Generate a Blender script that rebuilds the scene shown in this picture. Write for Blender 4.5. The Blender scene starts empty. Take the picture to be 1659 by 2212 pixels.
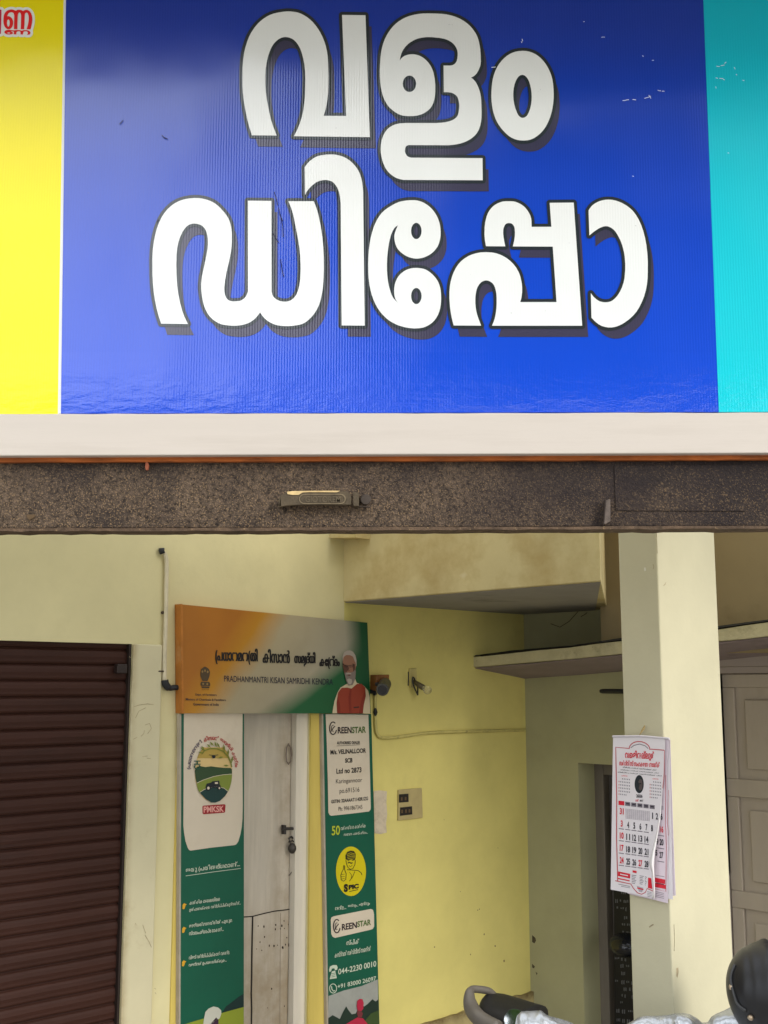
import bpy, bmesh, math, random
from mathutils import Vector, Matrix, noise
R = math.radians
random.seed(7)
sc = bpy.context.scene
COL = sc.collection

# ---------------------------------------------------------------- camera, sky, sun, exposure
F = 2450.0                      # focal length in pixels of a 1659 x 2212 frame
CX, CY, HOR = 829.5, 1106.0, 1480.0
CAMZ = 2.08
PITCH = math.atan((HOR - CY) / F)
cam = bpy.data.cameras.new('camera')
camo = bpy.data.objects.new('camera', cam)
COL.objects.link(camo)
camo.location = (0, 0, CAMZ)
camo.rotation_euler = (R(90) + PITCH, 0, 0)
cam.sensor_fit = 'VERTICAL'
cam.angle_y = 2 * math.atan(1106.0 / F)
cam.clip_start = 0.05
cam.clip_end = 2000
sc.camera = camo

SUN_DIR = Vector((0.70, -0.60, 0.48)).normalized()      # towards the sun
w = bpy.data.worlds.new('World')
sc.world = w
w.use_nodes = True
nt = w.node_tree
bg = nt.nodes['Background']
sky = nt.nodes.new('ShaderNodeTexSky')
sky.sky_type = 'NISHITA'
sky.sun_disc = False
sky.sun_elevation = math.asin(SUN_DIR.z)
sky.sun_rotation = math.atan2(SUN_DIR.x, SUN_DIR.y)
sky.air_density = 1.0
sky.dust_density = 4.0
sky.ozone_density = 1.0
# bright cloud cover over the clear sky
tcw = nt.nodes.new('ShaderNodeTexCoord')
nzw = nt.nodes.new('ShaderNodeTexNoise'); nzw.inputs['Scale'].default_value = 1.6; nzw.inputs['Detail'].default_value = 5
nt.links.new(tcw.outputs['Generated'], nzw.inputs['Vector'])
rpw = nt.nodes.new('ShaderNodeValToRGB')
rpw.color_ramp.elements[0].position = 0.30; rpw.color_ramp.elements[0].color = (0.45, 0.45, 0.45, 1)
rpw.color_ramp.elements[1].position = 0.62; rpw.color_ramp.elements[1].color = (1, 1, 1, 1)
nt.links.new(nzw.outputs[0], rpw.inputs[0])
mxw = nt.nodes.new('ShaderNodeMix'); mxw.data_type = 'RGBA'
nt.links.new(rpw.outputs[0], mxw.inputs[0]); nt.links.new(sky.outputs[0], mxw.inputs[6])
mxw.inputs[7].default_value = (13.2, 13.6, 14.2, 1)
# brighter sky patch added low behind the viewer, left, for the signs' sheen
dpw = nt.nodes.new('ShaderNodeVectorMath'); dpw.operation = 'DOT_PRODUCT'
nt.links.new(tcw.outputs['Generated'], dpw.inputs[0]); dpw.inputs[1].default_value = Vector((-0.30, -1.0, 0.36)).normalized()
mrw = nt.nodes.new('ShaderNodeMapRange'); mrw.interpolation_type = 'SMOOTHSTEP'
mrw.inputs[1].default_value = 0.86; mrw.inputs[2].default_value = 0.985; mrw.inputs[3].default_value = 1.0; mrw.inputs[4].default_value = 1.6
nt.links.new(dpw.outputs['Value'], mrw.inputs[0])
vmw = nt.nodes.new('ShaderNodeVectorMath'); vmw.operation = 'SCALE'
nt.links.new(mxw.outputs[2], vmw.inputs[0]); nt.links.new(mrw.outputs[0], vmw.inputs['Scale'])
nt.links.new(vmw.outputs[0], bg.inputs[0])
bg.inputs[1].default_value = 0.12
sun = bpy.data.lights.new('sun', 'SUN')
sun.energy = 1.5
sun.angle = R(18)
sun.color = (1.0, 0.95, 0.87)
suno = bpy.data.objects.new('sun', sun)
COL.objects.link(suno)
suno.location = (6, -6, 9)
suno.rotation_euler = SUN_DIR.to_track_quat('Z', 'Y').to_euler()
vs = sc.view_settings
vs.view_transform = 'Standard'
vs.look = 'None'
vs.exposure = 0.32
vs.gamma = 1

# ---------------------------------------------------------------- geometry helpers
def ray(px, py):
    X, Y = (px - CX) / F, -(py - CY) / F
    c, s = math.cos(PITCH), math.sin(PITCH)
    return Vector((X, c - s * Y, s + c * Y))
CAM = Vector((0, 0, CAMZ))
class Plane:
    def __init__(self, p, n):
        self.p, self.n = Vector(p), Vector(n).normalized()
    def off(self, d):
        return Plane(self.p + self.n * d, self.n)
    def at(self, px, py):
        d = ray(px, py)
        return CAM + d * ((self.p - CAM).dot(self.n) / d.dot(self.n))
def zf(ox, oy, s):
    """pixels of an enlarged detail view -> pixels of the 1659-wide frame"""
    return lambda x, y: ((ox + x / s) / 1.82278, (oy + y / s) / 1.82278)
def at_depth(px, py, y):
    d = ray(px, py)
    return CAM + d * (y / d.y)
U = Vector((0.724, 0.690, 0)).normalized()      # along the side wall, away from the viewer
V = Vector((U.y, -U.x, 0))                      # out of the side wall, along the end wall
FAC = Plane((0, 3.0, 0), (0, -1, 0))
WP = Plane((-0.124 * 5.35, 5.35, 0), V)
CORNER = WP.at(1138, 1700)
GP = Plane(CORNER, -U)
def wt(px, py=1600):                            # distance along the side wall
    return (WP.at(px, py) - WP.p).dot(U)
def wpt(t, z, d=0.0):
    q = WP.p + U * t + V * d
    return Vector((q.x, q.y, z))
def gs(px, py=1600):                            # distance along the end wall
    return (GP.at(px, py) - CORNER).dot(V)
def gpt(s, z, d=0.0):
    q = CORNER + V * s - U * d
    return Vector((q.x, q.y, z))

WLOC = {}
def tag(o, label=None, cat=None, group=None, kind=None):
    if label: o['label'] = label
    if cat: o['category'] = cat
    if group: o['group'] = group
    if kind: o['kind'] = kind
    return o
def thing(name, loc, label, cat, group=None):
    o = bpy.data.objects.new(name, None)
    COL.objects.link(o)
    o.location = loc
    o.empty_display_size = 0.1
    WLOC[o] = Vector(loc)
    return tag(o, label, cat, group)
class MB:
    """collects geometry in world coordinates, links it as ONE mesh object"""
    def __init__(self):
        self.v, self.f, self.uv = [], [], {}
    def add(self, vs, fs):
        b = len(self.v)
        self.v += [Vector(q) for q in vs]
        self.f += [tuple(b + i for i in f) for f in fs]
        return self
    def prism(self, poly, vec):
        """polygon extruded by vec"""
        n = len(poly)
        vec = Vector(vec)
        q = [Vector(p) for p in poly]
        return self.add(q + [p + vec for p in q],
                 [tuple(range(n)), tuple(range(2 * n - 1, n - 1, -1))] +
                 [(i, i + n, (i + 1) % n + n, (i + 1) % n) for i in range(n)])
    def box(self, a, ex, ey, ez):
        a, ex, ey, ez = Vector(a), Vector(ex), Vector(ey), Vector(ez)
        return self.prism([a, a + ex, a + ex + ey, a + ey], ez)
    def tube(self, pts, r, n=10, cap=True):
        pts = [Vector(p) for p in pts]
        rs = r if isinstance(r, (list, tuple)) else [r] * len(pts)
        rings = []
        up = Vector((0.31, 0.17, 0.93))
        for i, p in enumerate(pts):
            t = (pts[min(i + 1, len(pts) - 1)] - pts[max(i - 1, 0)]).normalized()
            a = t.cross(up)
            if a.length < 1e-3: a = t.cross(Vector((1, 0, 0)))
            a.normalize(); b = t.cross(a)
            rings.append([p + (a * math.cos(2 * math.pi * k / n) + b * math.sin(2 * math.pi * k / n)) * rs[i] for k in range(n)])
        vs = [q for g in rings for q in g]
        fs = [(i * n + k, i * n + (k + 1) % n, (i + 1) * n + (k + 1) % n, (i + 1) * n + k) for i in range(len(pts) - 1) for k in range(n)]
        if cap: fs += [tuple(range(n - 1, -1, -1)), tuple(range((len(pts) - 1) * n, len(pts) * n))]
        return self.add(vs, fs)
    def ball(self, c, rx, ry=None, rz=None, nu=20, nv=12, M=None):
        ry, rz = ry or rx, rz or rx
        c = Vector(c); vs, fs = [], []
        for j in range(nv + 1):
            ph = math.pi * j / nv
            for i in range(nu):
                th = 2 * math.pi * i / nu
                q = Vector((rx * math.sin(ph) * math.cos(th), ry * math.sin(ph) * math.sin(th), rz * math.cos(ph)))
                vs.append(c + (M @ q if M else q))
        fs = [(j * nu + i, (j + 1) * nu + i, (j + 1) * nu + (i + 1) % nu, j * nu + (i + 1) % nu) for j in range(nv) for i in range(nu)]
        return self.add(vs, fs)
    def disc(self, c, n, r, th, seg=20):
        n = Vector(n).normalized()
        return self.tube([Vector(c), Vector(c) + n * th], r, seg)
    def grid(self, rows):
        m = len(rows[0])
        return self.add([p for g in rows for p in g],
             [(j * m + i, j * m + i + 1, (j + 1) * m + i + 1, (j + 1) * m + i) for j in range(len(rows) - 1) for i in range(m - 1)])
    def build(self, name, mat, parent=None, loc=None, smooth=False, bevel=0, uvf=None, seg=2):
        base = WLOC[parent] if parent else Vector(loc or (0, 0, 0))
        me = bpy.data.meshes.new(name)
        me.from_pydata([tuple(q - base) for q in self.v], [], self.f)
        bm = bmesh.new(); bm.from_mesh(me)
        bmesh.ops.remove_doubles(bm, verts=bm.verts, dist=1e-6)
        bmesh.ops.recalc_face_normals(bm, faces=bm.faces)
        bm.to_mesh(me); bm.free()
        me.validate()
        if uvf:
            l = me.uv_layers.new(name='UVMap')
            for lp in me.loops:
                l.data[lp.index].uv = uvf(Vector(me.vertices[lp.vertex_index].co) + base)
        if smooth:
            for p in me.polygons: p.use_smooth = True
        me.materials.append(mat)
        o = bpy.data.objects.new(name, me)
        COL.objects.link(o)
        if parent:
            o.parent = parent
        else:
            o.location = base
        WLOC[o] = base
        if bevel:
            b = o.modifiers.new('edge', 'BEVEL')
            b.width = bevel; b.segments = seg; b.limit_method = 'ANGLE'; b.angle_limit = R(35)
            if not smooth:
                for p in me.polygons: p.use_smooth = True
                wn = o.modifiers.new('wn', 'WEIGHTED_NORMAL'); wn.keep_sharp = True
        return o

def fill2d(contours):
    """filled outline (even-odd) -> 2-D vertices and faces"""
    cu = bpy.data.curves.new('fill', 'CURVE')
    cu.dimensions = '2D'; cu.fill_mode = 'FRONT'
    for c in contours:
        sp = cu.splines.new('POLY')
        sp.points.add(len(c) - 1)
        for q, (x, y) in zip(sp.points, c): q.co = (x, y, 0, 1)
        sp.use_cyclic_u = True
    o = bpy.data.objects.new('fill', cu)
    COL.objects.link(o)
    dg = bpy.context.evaluated_depsgraph_get(); dg.update()
    me = bpy.data.meshes.new_from_object(o.evaluated_get(dg))
    vs = [(q.co.x, q.co.y) for q in me.vertices]; fs = [tuple(p.vertices) for p in me.polygons]
    bpy.data.objects.remove(o); bpy.data.curves.remove(cu); bpy.data.meshes.remove(me)
    return vs, fs
def text2d(body, bold=0.0, sub=()):
    cu = bpy.data.curves.new('txt', 'FONT')
    cu.body = body; cu.offset = bold; cu.resolution_u = 4
    o = bpy.data.objects.new('txt', cu)
    COL.objects.link(o)
    dg = bpy.context.evaluated_depsgraph_get(); dg.update()
    me = bpy.data.meshes.new_from_object(o.evaluated_get(dg))
    vs = [(q.co.x, q.co.y) for q in me.vertices]; fs = [tuple(p.vertices) for p in me.polygons]
    bpy.data.objects.remove(o); bpy.data.curves.remove(cu); bpy.data.meshes.remove(me)
    return vs, fs
class Print:
    """flat printing on a plane: one mesh per colour, each a millimetre above the one below"""
    def __init__(self, plane, f=lambda x, y: (x, y), step=0.0012):
        self.pl, self.f, self.step, self.lay = plane, f, step, {}
        self.order = []
    def _mb(self, mat, k):
        key = (mat.name, k)
        if key not in self.lay: self.lay[key] = (MB(), mat, k)
        return self.lay[key][0]
    def poly(self, mat, pts, k=1):
        vs, fs = fill2d([pts])
        pl = self.pl.off(self.step * k)
        self._mb(mat, k).add([pl.at(*self.f(*p)) for p in vs], fs)
    def shape(self, mat, contours, k=1):
        vs, fs = fill2d(contours)
        pl = self.pl.off(self.step * k)
        self._mb(mat, k).add([pl.at(*self.f(*p)) for p in vs], fs)
    def ell(self, mat, cx, cy, rx, ry, k=1, n=28, a0=0.0, a1=2 * math.pi, skew=0.0):
        self.poly(mat, [(cx + rx * math.cos(a0 + (a1 - a0) * i / n), cy + ry * math.sin(a0 + (a1 - a0) * i / n) + skew * rx * math.cos(a0 + (a1 - a0) * i / n)) for i in range(n)], k)
    def line(self, mat, pts, wd, k=1):
        out, back = [], []
        for i, p in enumerate(pts):
            a = pts[max(i - 1, 0)]; b = pts[min(i + 1, len(pts) - 1)]
            dx, dy = b[0] - a[0], b[1] - a[1]; l = math.hypot(dx, dy) or 1
            out.append((p[0] - dy / l * wd / 2, p[1] + dx / l * wd / 2)); back.append((p[0] + dy / l * wd / 2, p[1] - dx / l * wd / 2))
        pl = self.pl.off(self.step * k)
        vs = [pl.at(*self.f(*p)) for pr in zip(out, back) for p in pr]
        self._mb(mat, k).add(vs, [(2 * i, 2 * i + 1, 2 * i + 3, 2 * i + 2) for i in range(len(pts) - 1)])
    def text(self, mat, body, tl, tr, br, bl, bold=0.0, k=2):
        vs, fs = text2d(body, bold)
        if not vs: return
        x0 = min(v[0] for v in vs); x1 = max(v[0] for v in vs); y0 = min(v[1] for v in vs); y1 = max(v[1] for v in vs)
        pl = self.pl.off(self.step * k)
        out = []
        for x, y in vs:
            a, b = (x - x0) / (x1 - x0), (y1 - y) / (y1 - y0 or 1)
            q = [(tl[i] * (1 - a) + tr[i] * a) * (1 - b) + (bl[i] * (1 - a) + br[i] * a) * b for i in (0, 1)]
            out.append(pl.at(*self.f(*q)))
        self._mb(mat, k).add(out, fs)
    def btext(self, mat, body, x0, y0, x1, y1, slope=0.0, bold=0.0, k=2):
        """text in a box; slope tilts the baseline: y changes by slope per pixel to the right"""
        d = slope * (x1 - x0)
        self.text(mat, body, (x0, y0), (x1, y0 + d), (x1, y1 + d), (x0, y1), bold, k)
    def build(self, parent, name='lettering', names={}):
        for (mn, k), (mb, mat, _) in self.lay.items():
            mb.build(names.get(mn, name), mat, parent)

# ---------------------------------------------------------------- materials
def nd(nt, t, **kw):
    n = nt.nodes.new(t)
    for k, v in kw.items(): setattr(n, k, v)
    return n
def mixc(nt, fac, a, b, mode='MIX'):
    m = nd(nt, 'ShaderNodeMix', data_type='RGBA', blend_type=mode)
    for i, s in ((0, fac), (6, a), (7, b)):
        if hasattr(s, 'is_output') or hasattr(s, 'links'): nt.links.new(s, m.inputs[i])
        elif i == 0: m.inputs[0].default_value = s
        else: m.inputs[i].default_value = (*s[:3], 1)
    return m.outputs[2]
def ramp(nt, src, stops):
    r = nd(nt, 'ShaderNodeValToRGB')
    e = r.color_ramp.elements
    while len(e) < len(stops): e.new(0.5)
    for el, (p, c) in zip(e, stops):
        el.position = p; el.color = (*c, 1) if not isinstance(c, (int, float)) else (c, c, c, 1)
    nt.links.new(src, r.inputs[0])
    return r.outputs[0]
def noise_n(nt, co, scale, detail=4, rough=0.55, sc3=None):
    if sc3:
        mp = nd(nt, 'ShaderNodeMapping'); mp.inputs['Scale'].default_value = sc3
        nt.links.new(co, mp.inputs['Vector']); co = mp.outputs[0]
    n = nd(nt, 'ShaderNodeTexNoise')
    n.inputs['Scale'].default_value = scale; n.inputs['Detail'].default_value = detail; n.inputs['Roughness'].default_value = rough
    nt.links.new(co, n.inputs['Vector'])
    return n.outputs[0]
MATS = {}
def pbr(name, base, rough=0.6, var=0.10, scale=6, bump=0.15, bscale=90, spec=0.4, metal=0.0, stain=None, stain_amt=0.5,
        stain_scale=2.5, stain_lo=0.56, stain_hi=0.72, stretch=None, speck=None, speck_scale=60, speck_lo=0.66, coat=0.0, bdist=0.004, edges=()):
    if name in MATS: return MATS[name]
    m = bpy.data.materials.new(name); m.use_nodes = True
    nt = m.node_tree; b = nt.nodes['Principled BSDF']
    tc = nd(nt, 'ShaderNodeTexCoord'); co = tc.outputs['Object']
    n1 = noise_n(nt, co, scale, 5, 0.6, stretch)
    lo = [max(0, c * (1 - var)) for c in base]; hi = [min(1, c * (1 + var)) for c in base]
    col = ramp(nt, n1, [(0.3, lo), (0.7, hi)])
    if stain:
        n2 = noise_n(nt, co, stain_scale, 8, 0.65, stretch)
        f = ramp(nt, n2, [(stain_lo, 0.0), (stain_hi, stain_amt)])
        col = mixc(nt, f, col, stain)
    if speck:
        n3 = noise_n(nt, co, speck_scale, 3, 0.6)
        f = ramp(nt, n3, [(speck_lo, 0.0), (speck_lo + 0.05, 0.8)])
        col = mixc(nt, f, col, speck)
    for dv, lo_, hi_, ec, amt, esc in edges:      # edge dirt, and the rail's darker right and top, broken up by noise
        dp = nd(nt, 'ShaderNodeVectorMath', operation='DOT_PRODUCT'); dp.inputs[1].default_value = dv
        nt.links.new(co, dp.inputs[0])
        mr = nd(nt, 'ShaderNodeMapRange', interpolation_type='SMOOTHSTEP')
        for k_, v_ in ((1, lo_), (2, hi_), (3, 0.0), (4, 1.0)): mr.inputs[k_].default_value = v_
        nt.links.new(dp.outputs['Value'], mr.inputs[0])
        nf = ramp(nt, noise_n(nt, co, esc, 6, 0.65), [(0.32, 0.15), (0.62, 1.0)])
        m1 = nd(nt, 'ShaderNodeMath', operation='MULTIPLY'); nt.links.new(mr.outputs[0], m1.inputs[0]); nt.links.new(nf, m1.inputs[1])
        m2 = nd(nt, 'ShaderNodeMath', operation='MULTIPLY'); nt.links.new(m1.outputs[0], m2.inputs[0]); m2.inputs[1].default_value = amt
        col = mixc(nt, m2.outputs[0], col, ec)
    nt.links.new(col, b.inputs['Base Color'])
    b.inputs['Roughness'].default_value = rough
    b.inputs['Specular IOR Level'].default_value = spec
    b.inputs['Metallic'].default_value = metal
    b.inputs['Coat Weight'].default_value = coat
    if bump:
        nb = noise_n(nt, co, bscale, 4, 0.6, stretch)
        bn = nd(nt, 'ShaderNodeBump'); bn.inputs['Strength'].default_value = bump; bn.inputs['Distance'].default_value = bdist
        nt.links.new(nb, bn.inputs['Height']); nt.links.new(bn.outputs[0], b.inputs['Normal'])
    MATS[name] = m
    return m
def ink(name, c, rough=0.45):
    return pbr(name, c, rough=rough, var=0.03, bump=0)
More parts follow.
